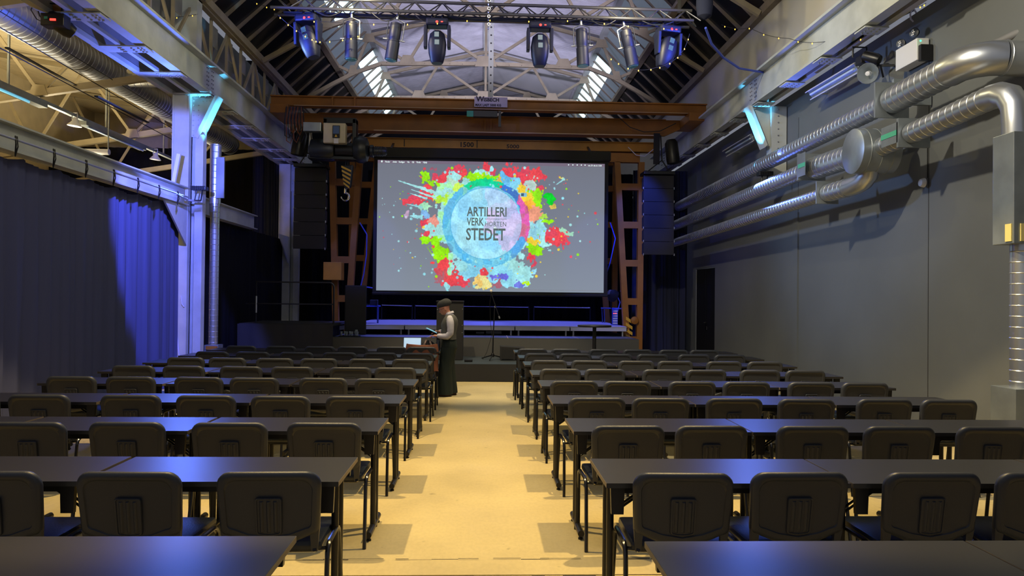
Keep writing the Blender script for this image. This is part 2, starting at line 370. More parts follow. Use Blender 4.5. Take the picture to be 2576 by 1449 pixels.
# roof trusses
def truss(y,lab):
    t=thing('roof_truss',lab,'roof truss',(0,y,8.1),'riveted roof trusses over the hall')
    w=.09
    c=MB()
    pts=[(-5.1,y,6.98),(-4.2,y,7.5),(-3.6,y,7.82),(-2.9,y,8.08),(0,y,8.14),(2.9,y,8.08),(3.6,y,7.82),(4.2,y,7.5),(5.1,y,6.98)]
    for a,b in zip(pts,pts[1:]): c.bar(a,b,w,.10)
    c.build('bottom_chord','truss_cream',t)
    for s_ in(-1,1):
        c=MB(); c.bar((s_*TX,y,TZ-.1),(0,y,RZ-.16),.09,.09); c.build('top_chord','truss_cream',t)
        for a,b in(((0,8.14),(1.55,9.18)),((1.55,9.18),(2.17,8.12)),((2.17,8.12),(TX,TZ-.14)),((3.67,7.8),(TX,TZ-.14)),((3.67,7.8),(MX,MZ-.05))):
            MB().bar((s_*a[0],y,a[1]),(s_*b[0],y,b[1]),.05,.075).build('web_bar','truss_cream',t)
        for x,z,ww in((2.17,8.16,.42),(TX-.03,TZ-.22,.34),(1.55,9.16,.3),(3.67,7.84,.24)):
            MB().prism([(s_*x-ww/2*1.1,z-.07),(s_*x+ww/2*1.1,z-.07),(s_*x+ww*.32,z+.16),(s_*x-ww*.32,z+.16)],y-.055,y-.045).build('gusset_plate','truss_cream',t)
        r_=MB().dots([(s_*(.3+.35*k),y-.05,8.1) for k in range(8)],(0,-1,0),.014); r_.build('rivets','rafter',t,kind='stuff')
    MB().prism([(-.3,8.05),(.3,8.05),(.22,8.34),(-.22,8.34)],y-.055,y-.045).build('gusset_plate','truss_cream',t)
    MB().bar((0,y,8.14),(0,y,RZ-.14),.07,.07).build('king_post','truss_cream',t)
    return t
for i,(y,l) in enumerate(((13.5,'cream steel roof truss directly behind the lighting truss, mostly out of frame'),(17,'cream roof truss just in front of the crane bridge, over the nearer beam end'),(20.5,'cream roof truss with flat tie behind the hanging lamps, nearest fully seen'),(24,'far cream roof truss low above the crane bridge'),(27.5,'last faint roof truss by the far gable'))): truss(y,l)
t=thing('hanging_post','speckled grey steel post hanging from the roof ridge down to the crane sign','post',(0.12,17.4,6.3))
MB().box(.06,.18,17.36,17.44,6.3,9.6).build('post_bar','beam_paint',t)
MB().dots([(.12,17.355,6.5+.19*k) for k in range(16)],(0,-1,0),.022).build('post_slot','ink',t,kind='stuff')
# crane runways
def runway(side):
    s_=side; X=5.0*s_
    t=thing('crane_runway_beam','pale grey riveted crane runway girder along the '+('left side above the blue column' if s_<0 else 'right wall above the ducts'),'beam',(X,14,5.25))
    MB().box(min(X,X+.02*s_),max(X,X+.02*s_),3,21.5,5.28,5.74).build('web_plate','beam_paint',t)
    MB().box(*(sorted((X-.14*s_,X+.16*s_))),3,21.5,5.74,5.78).build('top_flange','beam_paint',t)
    MB().box(*(sorted((X-.07*s_,X+.09*s_))),3,21.5,5.24,5.28).build('bottom_flange','beam_paint',t)
    MB().box(*(sorted((X-.02*s_,X+.03*s_))),3,21.5,5.78,5.84).build('crane_rail','beam_dark',t)
    if s_<0:
        MB().box(-5.34,-5.27,3,21.5,5.22,5.27).build('side_rail','beam_paint',t)
        MB().box(-5.68,-5.58,3,21.5,5.2,5.27).build('side_rail','beam_paint',t)
        MB().box(-5.6,-5.585,3,21.5,5.27,5.6).build('side_web','beam_dark',t)
    yy=5.8 if s_<0 else 8.1
    while yy<21:
        a,b=(-5.7,-4.93) if s_<0 else (4.93,5.25)
        MB().box(a,b,yy,yy+.28,5.205,5.222).build('tie_plate','beam_paint',t)
        r_=MB(); r_.dots([(x,y,5.205) for x in((-5.05,-5.0,-5.15,-5.3,-5.33) if s_<0 else(5.0,5.08,5.16)) for y in(yy+.06,yy+.14,yy+.22)],(0,0,-1),.018,.02); r_.build('rivets','beam_paint',t,kind='stuff')
        yy+=1.25
    for yc in(6.6,13.5,20.4):
        r_=MB().dots([(X-.001*s_,yc+dx,z) for dx in(-.15,-.08,.08,.15) for z in [5.32+.075*k for k in range(6)]],(-s_,0,0),.014,.02); r_.build('splice_rivets','beam_dark',t,kind='stuff')
    return t
runway(-1); runway(1)
# left eave lattice girder
t=thing('lattice_girder','grey white lattice girder with crossed bars standing on the left runway','girder',(-5.3,14,5.9))
MB().bar((-5.25,3,7.0),(-5.25,23.5,7.0),.10,.12).build('top_chord','truss_cream',t)
MB().bar((-5.45,3,5.98),(-5.45,23.5,5.98),.10,.12).build('bottom_chord','beam_paint',t)
yy=6.6
k=0
while yy<23:
    MB().bar((-5.35,yy,5.95),(-5.35,yy,7.0),.05,.05).build('post','truss_cream',t)
    MB().bar((-5.33,yy+(0 if k%2 else .86),5.95),(-5.33,yy+(.86 if k%2 else 0),7.0),.045,.045).build('diagonal','truss_cream',t)
    MB().box(-5.42,-5.4,yy+.1,yy+.5,6.55,6.95).build('gusset_plate','beam_dark',t)
    yy+=.875;k+=1
# columns
def column(Yc,lab):
    t=thing('steel_column',lab,'column',(-5.3,Yc,0))
    MB().box(-5.6,-5.3,Yc-.02,Yc+.02,.05,5.2).box(-5.6,-5.57,Yc-.14,Yc+.14,.05,5.2).box(-5.33,-5.3,Yc-.14,Yc+.14,.05,5.2).box(-5.57,-5.33,Yc-.13,Yc-.10,.05,5.2).build('shaft','beam_paint',t)
    MB().box(-5.3,-5.06,Yc+.02,Yc+.06,.05,5.2).build('side_channel','beam_paint',t); MB().box(-5.2,-5.06,Yc-.1,Yc+.02,.05,4.5).build('side_channel','beam_paint',t)
    MB().prism([(-5.3,5.2),(-4.86,5.2),(-5.2,4.47),(-5.3,4.47)],Yc-.02,Yc,'xz').build('gusset_plate','beam_paint',t)
    MB().prism([(-4.86,5.2),(-4.80,5.2),(-5.15,4.42),(-5.2,4.47)],Yc-.13,Yc+.13,'xz').build('gusset_flange','beam_paint',t)
    MB().dots([(x,Yc-.022,z) for x in(-5.27,) for z in[4.5+.09*k for k in range(8)]]+[(-5.18,Yc-.022,z) for z in[4.6+.09*k for k in range(6)]]+[(-5.1+.06*k,Yc-.022,5.13) for k in range(3)],(0,-1,0),.013,.015).build('rivets','beam_paint',t,kind='stuff')
    MB().prism([(Yc-.15,3.21),(Yc-1.1,3.21),(Yc-.15,2.5)],-5.34,-5.31,'yz').build('bracket','beam_paint',t)
    MB().box(-5.65,-5.02,Yc-.2,Yc+.2,0.0,.05).build('base_plate','beam_paint',t)
    MB().box(-5.62,-5.2,Yc-.12,Yc+.12,5.8,7.0).build('upper_shaft','beam_paint',t)
    return t
column(13.5,'blue-lit tall steel column at the left edge of the seating'); column(20.4,'grey steel column behind the railed riser and left loudspeaker')
# lower beams and rod
t=thing('curtain_beam','pale steel I-beam over the long left curtain','beam',(-5.35,9,3.2))
MB().ibeam((-5.35,2,3.37),(-5.35,13.3,3.37),.32,.18,.02,.015).build('beam','beam_paint',t)
MB().tube([(-5.2,2,3.33),(-5.2,13.1,3.33)],.014).build('curtain_rod','alu',t,smooth=True)
for k in range(9):
    yk=6.9+.72*k; c=MB(); c.tube([(-5.2,yk,3.37),(-5.18,yk-.02,3.28),(-5.21,yk+.02,3.16)],.009,5); c.tube([(-5.2,yk+.03,3.37),(-5.17,yk,3.25),(-5.2,yk,3.14)],.007,5); c.build('curtain_tie','cable',t)
t=thing('curtain_beam','shorter pale beam running on behind the blue column','beam',(-5.35,15.5,3.2))
MB().ibeam((-5.35,13.7,3.30),(-5.35,17.3,3.30),.32,.18,.02,.015).box(-5.27,-5.24,14.3,14.32,3.14,3.46).build('beam','beam_paint',t)
# right pilaster with gusset
t=thing('wall_bracket_column','pale steel bracket column on the right wall, lit cyan along one edge','column',(5.4,13.5,4.2))
MB().box(5.3,5.58,13.38,13.62,3.9,5.22).build('shaft','beam_paint',t)
MB().prism([(5.3,5.22),(4.92,5.22),(5.22,4.5),(5.3,4.5)],13.48,13.5,'xz').build('gusset_plate','beam_paint',t)
MB().prism([(4.92,5.22),(4.86,5.22),(5.17,4.45),(5.22,4.5)],13.36,13.62,'xz').build('gusset_flange','beam_paint',t)
MB().dots([(5.42,13.375,4.2+.12*k) for k in range(9)],(0,-1,0),.014,.02).build('rivets','beam_dark',t,kind='stuff')
# aisle trusses
for y,lab in((10,'nearest cream roof truss across the left aisle'),(13.5,'cream truss across the left aisle beside the blue column'),(17,'third cream truss across the left aisle'),(20.5,'farthest cream truss in the left aisle')):
    t=thing('aisle_truss',lab,'roof truss',(-8,y,5.4),'cream trusses over the left aisle')
    ch=lambda x:5.62+(x+5.6)*.17; cl=lambda x:6.2-(x+5.6)*.147
    MB().bar((-5.76,y,ch(-5.76)),(-12.3,y,ch(-12.3)),.10,.12).build('bottom_chord','aisle_cream',t)
    MB().bar((-5.76,y,cl(-5.76)),(-12.3,y,cl(-12.3)),.08,.1).build('top_chord','aisle_cream',t)
    x=-5.8;k=0
    while x>-11.2:
        a,b=(x,ch(x)),(x-1.1,cl(x-1.1))
        if k%2: a,b=(x,cl(x)),(x-1.1,ch(x-1.1))
        MB().bar((a[0],y,a[1]),(b[0],y,b[1]),.04,.055).build('web_bar','aisle_cream',t)
        if k%2: MB().prism([(b[0]-.17,b[1]-.05),(b[0]+.17,b[1]-.05),(b[0]+.10,b[1]+.14),(b[0]-.10,b[1]+.14)],y-.06,y-.05).build('gusset_plate','aisle_cream',t)
        x-=1.1;k+=1
# curtains
def curtain(name,lab,path,z0,z1,folds,amp,mt,cat='curtain',wav=0.0,nz=14,top=None):
    """path: list of xy points; folds grow towards the hem"""
    pts=[Vector(p).to_3d() for p in path]; L=[0]
    for a,b in zip(pts,pts[1:]): L.append(L[-1]+(b-a).length)
    n=int(folds*8); rnd=[random.uniform(-1,1) for _ in range(n+2)]; vs=[];fs=[]
    for j in range(nz+1):
        v=j/nz; 
        for i in range(n+1):
            s_=L[-1]*i/n; k=max(q for q in range(len(L)) if L[q]<=s_+1e-9); k=min(k,len(pts)-2)
            u_=(s_-L[k])/(L[k+1]-L[k]); p=pts[k].lerp(pts[k+1],u_); d=(pts[k+1]-pts[k]).normalized(); nn=Vector((-d.y,d.x,0))
            ph=2*PI*folds*i/n+1.3*math.sin(i*.13)+.6*math.sin(i*.41+v)
            a=amp*(.35+.65*(1-v))*(.6+.4*math.sin(i*.09+2))
            q=p+nn*(a*math.sin(ph)+amp*.3*math.sin(ph*2.3+v*2))
            zt=z1 if top is None else top(i/n)
            vs.append((q.x,q.y,z0+(zt-z0)*v))
    for j in range(nz):
        for i in range(n):
            a=j*(n+1)+i; fs.append((a,a+1,a+n+2,a+n+1))
    loc=pts[0].lerp(pts[-1],.5); loc.z=z0
    o=MB().add(vs,fs).build(name,mt,smooth=True,ang=80,loc=loc); tag(o,lab,cat); return o
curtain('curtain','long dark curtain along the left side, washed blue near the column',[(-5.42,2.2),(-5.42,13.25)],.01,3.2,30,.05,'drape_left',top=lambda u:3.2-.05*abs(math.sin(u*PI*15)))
curtain('curtain','dark curtain behind the blue column, below the shorter beam',[(-5.5,13.8),(-5.5,20.3)],.01,3.14,12,.06,'drape')
curtain('curtain','high black masking curtain at the far left end of the hall',[(-12.3,21.2),(-5.0,21.2)],.01,5.75,16,.07,'drape')
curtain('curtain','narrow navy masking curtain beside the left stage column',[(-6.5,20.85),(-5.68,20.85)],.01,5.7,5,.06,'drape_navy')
curtain('curtain','black curtain between left stage column and orange gantry leg',[(-4.95,20.9),(-3.3,21.3)],.01,4.9,7,.06,'drape')
curtain('curtain','black curtain across the back of the stage under the screen',[(-3.4,21.6),(4.4,21.6)],.3,5.3,26,.07,'drape')
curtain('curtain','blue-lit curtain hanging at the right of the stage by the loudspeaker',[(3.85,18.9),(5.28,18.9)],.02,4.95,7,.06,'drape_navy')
# ================================================================== STAGE
def skirt(name,lab,x0,x1,Y,z0,z1,mt): 
    return curtain(name,lab,[(x0,Y),(x1,Y)],z0,z1,max(3,(x1-x0)*1.2),.012,mt,'stage skirt',nz=5)
t=thing('low_platform','low black platform in front of the stage carrying the microphone','platform',(.6,15.1,0))
MB().box(-1.7,3.0,14.2,16.02,.28,.34).build('platform_top','stage_top',t)
for x in(-1.6,.6,2.9):
    for y in(14.4,15.8): MB().box(x-.03,x+.03,y-.03,y+.03,0,.28).build('leg','alu',t)
skirt('platform_skirt','black cloth hanging over the front of the low platform',-1.7,3.0,14.17,.01,.335,'riser_cloth')
t=thing('stage','broad black stage block below the blue deck','stage',(0,17.5,0))
MB().box(-3.28,3.43,16.08,21.5,.68,.73).build('stage_top','stage_top',t)
MB().box(-3.2,3.35,16.2,21.4,.02,.68).build('stage_body','matte_black',t)
for x in(-1.2,.55,2.1): MB().box(x-.008,x+.008,16.08,17.3,.73,.734).build('joint_tape','floor_sheet',t)
skirt('stage_skirt','grey cloth skirt along the front of the stage',-3.28,3.43,16.05,.02,.725,'stage_cloth')
t=thing('stage_deck','raised modular stage deck with blue-lit top on short legs','stage',(0,19,.73))
MB().box(-3.12,3.4,17.32,21.2,.92,.96).build('deck_top','deck_top',t)
xs=[-3.12,-1.83,-.55,.75,2.05,3.4]
for a,b in zip(xs,xs[1:]):
    MB().box(a+.01,b-.01,17.28,17.32,.85,.955).box(a+.01,b-.01,17.27,17.28,.94,.955).build('edge_rail','deck_edge',t,label='silver aluminium edge rail')
    for x in(a+.09,b-.09): MB().tube([(x,17.34,.73),(x,17.34,.86)],.024,8).build('leg','alu',t,smooth=True)
    MB().tube([(b,17.26,.93),(b,17.26,.86)],.012,6).build('deck_clamp','black_metal',t)
MB().bar((-3.12,17.3,.90),(-3.5,16.9,.86),.04,.09).build('side_rail','deck_edge',t)
for k,(px,py,w_,h_) in enumerate(((1205,838,.14,.05),(1242,834,.38,.07),(1215,829,.06,.05))):
    p=P(px,py,17.9); o=MB().box(p.x-w_/2,p.x+w_/2,17.85,18.0,.735,.735+h_).build('white_carton','white_plastic',bevel=.004,loc=(p.x,17.9,.735)); tag(o,('small flat white carton left of the others under the deck','long white carton under the blue deck','tiny white carton behind the two under the deck')[k],'box')
t=thing('glasses_tray','flat dark tray on the left front of the stage','tray',(-2.95,16.3,.73)); MB().box(-3.15,-2.72,16.2,16.5,.735,.75).build('tray','black_metal',t,bevel=.004)
for k in range(7):
    x=-3.1+.058*k; y=16.28+.08*(k%2)
    g=MB().lathe([(.022,0),(.026,.09),(.024,.09),(.020,.008)],(x,y,.752),n=10).build('drinking_glass','glass',smooth=True,loc=(x,y,.752)); tag(g,'clear drinking glass on the tray, %s from its left end'%['first','second','third','fourth','fifth','sixth','seventh'][k],'glass','glasses on the tray')
g=MB().lathe([(.028,0),(.033,.13),(.031,.13),(.025,.008)],(-2.78,16.3,.752),n=10).build('glass_jug','glass',smooth=True,loc=(-2.78,16.3,.752)); tag(g,'taller clear glass at the right end of the tray','glass')
# left riser with rails
t=thing('riser','black cloth-covered riser with low draped front, left of the stage','platform',(-4,16.4,0))
MB().box(-5.1,-3.16,15.6,17.3,.98,1.03).build('riser_top','matte_black',t)
MB().box(-5.0,-3.3,15.9,17.2,.02,.98).build('riser_body','matte_black',t)
curtain('riser_skirt','creased black cloth hanging in front of the left riser',[(-5.12,15.55),(-3.14,15.55)],.02,1.02,2.5,.04,'riser_cloth','stage skirt',nz=8)
t=thing('guard_rail','thin black tubular guard rail on the left riser','railing',(-4,15.7,1.03))
c=MB(); c.tube([(-4.78,15.7,1.03),(-4.78,15.7,1.9),(-3.26,15.7,1.9)]+arc((-3.26,15.7,1.8),.1,PI/2,0,4)+[(-3.16,15.7,1.03)],.018); c.build('rail_frame','black_metal',t,smooth=True)
MB().tube([(-5.0,15.7,1.44),(-3.16,15.7,1.44)],.014).build('mid_rail','black_metal',t,smooth=True)
MB().tube([(-4.78,15.7,1.25),(-4.78,15.7,1.6)],.02).build('rail_sleeve','alu',t)
o=MB().box(-3.1,-2.62,16.6,16.66,.75,1.86).build('cloth_panel','matte_black',bevel=.025,loc=(-2.9,16.6,.75)); tag(o,'plain black cloth panel with rounded corner, right of the riser rail','panel')
# back rail on stage
for k,(a,b) in enumerate(((960,1037),(1044,1145),(1160,1330),(1343,1485))):
    A=P(a,767+k*1.5,20.6);B=P(b,769+k*1.7,20.6); t=thing('back_rail',('leftmost','second','third','rightmost')[k]+' of four silver rails across the back of the stage','railing',(A.x,20.6,.97),'rails across the stage back')
    MB().tube([A,B],.018).build('rail','chrome',t,smooth=True)
    for q in(A,B): MB().tube([(q.x,q.y,q.z+.02),(q.x,q.y,.97)],.02).build('post','black_metal',t)
# projection screen
t=thing('projection_screen','large projection screen showing a colourful paint splash logo','projection screen',(.16,17.1,1.7))
Yp=17.1
MB().box(-2.62,2.94,Yp-.1,Yp+.16,4.84,5.05).build('screen_cassette','matte_black',t,bevel=.02)
for x in(-2.2,2.5): MB().bar((x,Yp+.1,5.03),(x,Yp+.66,5.3),.05,.02).build('hanger','black_metal',t)
MB().box(-2.56,2.9,Yp+.01,Yp+.02,1.68,4.86).build('screen_cloth','matte_black',t)
MB().tube([(-2.56,Yp,1.69),(2.9,Yp,1.69)],.03).build('weight_bar','matte_black',t)
SX0,SX1,SZ0,SZ1=-2.475,2.81,1.755,4.775
def splash():
    W,H=800,456; rng=np.random.RandomState(3)
    yy,xx=np.mgrid[0:H,0:W]; X=180+xx/W*2118; Y=128+yy/H*1205   # crop frame of the photograph
    def vn(n,seed):
        r=np.random.RandomState(seed); g=r.rand(n+2,n*2+2); gy=yy/H*n; gx=xx/W*n*2; iy=gy.astype(int); ix=gx.astype(int); fy=gy-iy; fx=gx-ix
        fy=fy*fy*(3-2*fy); fx=fx*fx*(3-2*fx)
        return (g[iy,ix]*(1-fy)*(1-fx)+g[iy+1,ix]*fy*(1-fx)+g[iy,ix+1]*(1-fy)*fx+g[iy+1,ix+1]*fy*fx)
    N1=vn(8,1);N2=vn(22,2);N3=vn(60,4); N4=vn(110,5)
    X0,Y0=X,Y
    X=X+46*(vn(13,31)-.5)+34*(vn(32,32)-.5)+26*(vn(75,33)-.5); Y=Y+46*(vn(13,34)-.5)+34*(vn(32,35)-.5)+26*(vn(75,36)-.5)
    img=np.zeros((H,W,3)); v=(yy/H)[...,None]
    img[:]=np.array([112,116,130])*(1-v)+np.array([132,142,156])*v
    img+= (-8*np.exp(-((X-1180)**2+(Y-700)**2)/500**2))[...,None]
    bar=Y0<155; img[bar]=np.array([116,104,122])
    paint=np.zeros((H,W))
    def put(mask,c,a=1.0):
        tx=(1+.16*(N2-.5)+.14*(N4-.5))[...,None]*np.array(c)+np.array([18,10,-8])*(N1-.5)[...,None]
        img[mask]=img[mask]*(1-a)+tx[mask]*a; paint[mask]=1
    def blob(cx,cy,rx,ry,c,j=.5,seed=0,a=1.0,c2=None):
        n=vn(14+seed%9,seed+20); d=((X-cx)/rx)**2+((Y-cy)/ry)**2; mk=d<(1+j*2.2*(n-.5)+j*1.6*(N3-.5))**1
        put(mk,c,a)
        if c2 is not None: put(mk&(N2>.58),c2,a*.8)
    R=(240,74,86); LM=(150,235,20); GR=(20,215,70); LC=(160,226,230); YE=(245,210,60); PY=(235,226,150)
    th=np.arctan2(Y-700,X-1190); rad=np.hypot(X-1190,Y-700)
    th0=np.arctan2(Y0-700,X0-1190); rad0=np.hypot(X0-1190,Y0-700)
    k=0
    for cx,cy,rx,ry in((890,240,90,80),(820,310,120,70),(740,300,60,60),(1210,235,70,75),(1420,240,70,90),(1590,270,120,90),(1640,370,70,60),(1510,270,60,60),(560,505,110,40),(650,430,90,60),(480,490,50,25),(640,700,60,70),(640,800,60,55),(1800,800,160,75),(1890,850,95,55),(1730,840,80,60),(800,1075,90,55),(850,1150,120,75),(900,1240,100,60),(960,1190,60,80),(1600,1010,45,60),(1620,1090,40,40),(1690,700,50,40)):
        blob(cx,cy,rx,ry,R,.75,k,1,(205,70,92)); k+=1
    for cx,cy,rx,ry in((1330,1240,70,40),(780,1200,60,60),(690,210,40,20),(1240,1290,60,25)): blob(cx,cy,rx,ry,(190,84,100),.9,k,.7); k+=1
    # ragged cyan-green body
    body=rad<(478+170*(N1-.5)+120*(N2-.5)+60*np.sin(th*7)+30*(N3-.5)); put(body&(rad>300),LC)
    put(body&(rad>300)&(N2>.55)&(X<950),(160,235,150),.7)
    for cx,cy,rx,ry,c in((1090,270,110,50,LM),(1200,280,110,28,LM),(620,290,30,50,LM),(700,330,60,18,LM),(720,900,70,75,LM),(770,970,80,60,LM),(740,990,50,50,LM),(620,880,35,40,LM),(1640,940,70,50,LM),(1640,860,60,40,YE),(1660,420,50,50,LM),(1770,450,55,40,(0,210,40)),(1590,500,75,70,YE),(1650,500,40,60,LM),(1520,390,50,50,YE),(940,370,70,60,(200,240,90)),(760,480,70,50,(180,235,70)),(740,420,60,40,LC),(620,550,60,50,(170,235,190)),(1190,330,170,42,(0,225,120)),(1310,350,60,60,(240,190,80)),(1000,330,50,40,LC),
        (1620,320,62,58,(185,215,210)),(1430,330,60,70,(130,205,230)),(1360,300,50,60,(110,190,230)),(1680,760,85,75,(150,215,235)),(1700,720,50,70,LC),(880,300,60,35,(180,220,200)),(900,270,60,25,LC),(1500,1170,120,120,LC),(1430,1200,90,90,(150,220,235)),(1250,1130,200,90,(140,215,238)),(1100,1140,160,70,(140,215,238)),(960,1100,70,60,LC),(1160,1250,85,80,PY),(1110,1230,40,50,(240,200,110)),(1500,1262,42,28,(110,120,215)),(1320,1190,80,25,(110,110,220)),(1190,1140,28,36,R),(840,1285,30,30,LC),(620,620,60,40,(130,180,225)),(450,612,32,28,(190,160,190)),(1950,765,75,28,(160,220,190)),(1650,1165,30,30,(150,215,235)),(1710,625,60,30,(170,220,80)),(1760,680,55,12,LM),(700,690,50,60,(230,150,140)),(650,760,60,40,LC),(1570,1240,40,18,(190,240,20)),(1800,510,35,20,(215,190,90)),(1880,280,30,14,(225,220,130)),(1590,540,60,60,(250,180,60)),(1640,600,60,80,(240,160,130))):
        blob(cx,cy,rx,ry,c,.55,k); k+=1
    # streaks
    def streak(x0,y0,x1,y1,w0,c):
        dx,dy=x1-x0,y1-y0; L=math.hypot(dx,dy); u=((X0-x0)*dx+(Y0-y0)*dy)/L/L; dd=abs((X0-x0)*dy-(Y0-y0)*dx)/L; put((u>0)&(u<1)&(dd<w0*(.2+.8*u)*(.5+N3)),c)
    for a in((370,315,740,430,20,LC),(490,395,720,470,12,LC),(480,430,640,480,10,LC),(450,530,600,560,12,LC),(560,265,700,360,14,LM),(480,640,600,650,22,LC),(1840,330,1920,270,10,LC),(640,920,720,1040,6,LM)): streak(*a)
    # rings and the disc
    th=th0+.5*(N1-.5)+.25*(N2-.5); rad=rad0+14*(N2-.5)+10*(N4-.5); ring=(rad<408)&(rad0>=331)
    def hue(t):
        A=np.array([110,190,235.]);return A
    put(ring,(104,200,240),.72); put(ring&(N2>.6),(70,165,220),.6)
    put(ring&(th>-2.1)&(th<-1.2)&(rad>350),(0,215,140),.85)
    put(ring&(th>-1.25)&(th<-.55)&(rad>345),(60,110,205),.85)
    put(ring&(th>-.6)&(th<.35),(240,90,130),.8); put(ring&(th>-.6)&(th<.35)&(N2>.5),(235,90,200),.6)
    put(ring&(th>.35)&(th<1.0),(80,150,225),.6); put(ring&(abs(th)>2.2)&(N1>.5),(90,175,235),.6)
    disc=rad0<332; put(disc,(152,222,252)); put(disc&(N1+.4*N2>.72),(166,230,250),.7)
    pk=disc&((X-1400)**2/190**2+(Y-690)**2/230**2<1+1.2*(N1-.5)); put(pk,(196,190,236),.85); put(pk&(N2>.5),(214,196,240),.6)
    put(disc&((X-1290)**2/120**2+(Y-470)**2/110**2<1+1.2*(N2-.5)),(186,216,246),.8)
    X,Y=X0,Y0; edge=(abs(rad0-333)<4); put(edge&(np.abs(th)>.7),(80,175,225),.6)
    # droplets
    for i in range(230):
        a=rng.rand()*2*PI; r_=rng.uniform(470,1000); cx=1190+r_*math.cos(a)*1.05; cy=700+r_*math.sin(a)*.72
        if not(200<cx<2270 and 175<cy<1310): continue
        s_=rng.choice([3,4,5,6,8,11]); c=[LC,LC,(150,225,235),LM,R,YE][rng.randint(6)]
        put((X*.6+X0*.4-cx)**2+(Y*.6+Y0*.4-cy)**2<(s_*1.2)**2,c,.9)
    # desktop icons
    put((X>1512)&(X<1566)&(Y>410)&(Y<446),(130,190,225)); put((X>1512)&(X<1540)&(Y>414)&(Y<440),(60,90,120))
    put((X>1262)&(X<1286)&(Y>730)&(Y<756),(225,250,255)); put((X>1280)&(X<1345)&(Y>755)&(Y<800),(120,205,235),.85)
    put((X>1560)&(X<2290)&(Y>1310)&(Y<1312),(120,120,130))
    b=img.copy(); b[1:-1,1:-1]=(img[1:-1,1:-1]*2+img[:-2,1:-1]+img[2:,1:-1]+img[1:-1,:-2]+img[1:-1,2:])/6
    return W,H,np.clip(b,0,255)
W_,H_,IM=splash()
gx=np.linspace(SX0,SX1,W_+1); gz=np.linspace(SZ1,SZ0,H_+1)
VV=np.zeros(((W_+1)*(H_+1),3)); XX,ZZ=np.meshgrid(gx,gz); VV[:,0]=XX.ravel()-OFF[t].x; VV[:,1]=Yp-.004-OFF[t].y; VV[:,2]=ZZ.ravel()-OFF[t].z
jj,ii=np.mgrid[0:H_,0:W_]; a=(jj*(W_+1)+ii).ravel(); FV=np.stack([a,a+W_+1,a+W_+2,a+1],1)
me=D.meshes.new('screen_picture'); me.vertices.add(len(VV)); me.vertices.foreach_set('co',VV.ravel())
me.loops.add(FV.size); me.loops.foreach_set('vertex_index',FV.ravel().astype(np.int32)); me.polygons.add(len(FV))
me.polygons.foreach_set('loop_start',np.arange(0,FV.size,4,dtype=np.int32)); me.update(calc_edges=True)
c_=IM.reshape(-1,3)/255; c_=np.where(c_<=.04045,c_/12.92,((c_+.055)/1.055)**2.4)
ca=me.color_attributes.new('picture','FLOAT_COLOR','CORNER'); ca.data.foreach_set('color',np.repeat(np.concatenate([c_,np.ones((len(c_),1))],1),4,axis=0).ravel())
pm=D.materials.new('projected_picture'); pm.use_nodes=True; nt=pm.node_tree; b=nt.nodes['Principled BSDF']; an=nt.nodes.new('ShaderNodeVertexColor'); an.layer_name='picture'
nt.links.new(an.outputs[0],b.inputs['Emission Color']); b.inputs['Emission Strength'].default_value=1.0; b.inputs['Base Color'].default_value=(.02,.02,.02,1); b.inputs['Roughness'].default_value=.9
me.materials.append(pm); link(D.objects.new('screen_picture',me),t)
def s2w(x,y): return (SX0+(x-180)/2118*(SX1-SX0), Yp-.007, SZ1-(y-128)/1205*(SZ1-SZ0))
for s_,n_,xa,xb,ya,yb,bd in(('ARTILLERI','logo_text',1010,1380,548,636,.02),('VERK','logo_text',1010,1170,650,723,.02),('HORTEN','logo_text',1182,1378,684,727,0),('KARLJOHANSVERN','logo_text',1182,1378,654,669,0),('STEDET','logo_text',1005,1372,745,860,.02)):
    a_=s2w(xa,yb); b_=s2w(xb,ya); fit_text(s_,n_,'logo_ink',t,a_[0],b_[0],a_[2],b_[2],a_[1],.002,bd)
for s_,x in(('Finder',248),('Arkiv',318),('Rediger',374),('Vis',452),('G\u00e5',495),('Vindu',536),('Hjelp',598)): text(s_,'menu_text',.050,'menu_text',t,s2w(x,150),sx=.9,ext=.001,bold=.001)
text('ons. 29. okt. kl. 13:38','menu_text',.046,'menu_text',t,s2w(2140,152),sx=.80,ext=.001,bold=.001)
c=MB()
p=s2w(218,142); c.lathe([(.02,0),(.016,.002)],p,(0,-1,0),14); c.lathe([(.006,0),(.004,.002)],(p[0]+.004,p[1],p[2]+.026),(0,-1,0),8)
for x in(1957,1997,2038,2077,2112): p=s2w(x,143); c.lathe([(.015,0),(.010,.002)],p,(0,-1,0),8)
c.build('menu_icon','menu_text',t)
# ================================================================== CRANE AND GANTRY
t=thing('crane_bridge','orange overhead crane bridge beam spanning both runways, with a load sign','crane',(0,16.8,5.85))
c=MB(); c.box(-4.84,5.1,16.76,16.84,5.92,6.10); c.box(-4.84,5.1,16.68,16.92,6.10,6.125); c.box(-4.84,5.1,16.68,16.92,5.895,5.92); c.build('girder','crane_orange',t)
MB().box(-4.3,4.8,16.66,16.68,5.89,5.90).build('bottom_edge','crane_edge',t)
for x in(-3.45,-2.95): MB().box(x-.02,x+.02,16.7,16.76,5.92,6.1).build('stiffener','crane_orange',t)
for x,s_ in((-4.6,1),(4.85,-1)): MB().box(x-.2,x+.2,16.55,17.7,5.70,5.895).build('end_carriage','crane_orange',t,bevel=.01)
MB().box(-.25,.5,16.64,16.68,5.945,6.165).box(-.25,.5,16.64,16.68,5.94,5.944) .build('sign_plate','sign_white',t,label='white maximum load sign plate')
text('W','sign_text',.17,'ink',t,(-.21,16.638,6.06),sx=1.0,bold=.004); text('ISBECH','sign_text',.11,'ink',t,(-.04,16.638,6.065),sx=1.0,bold=.004)
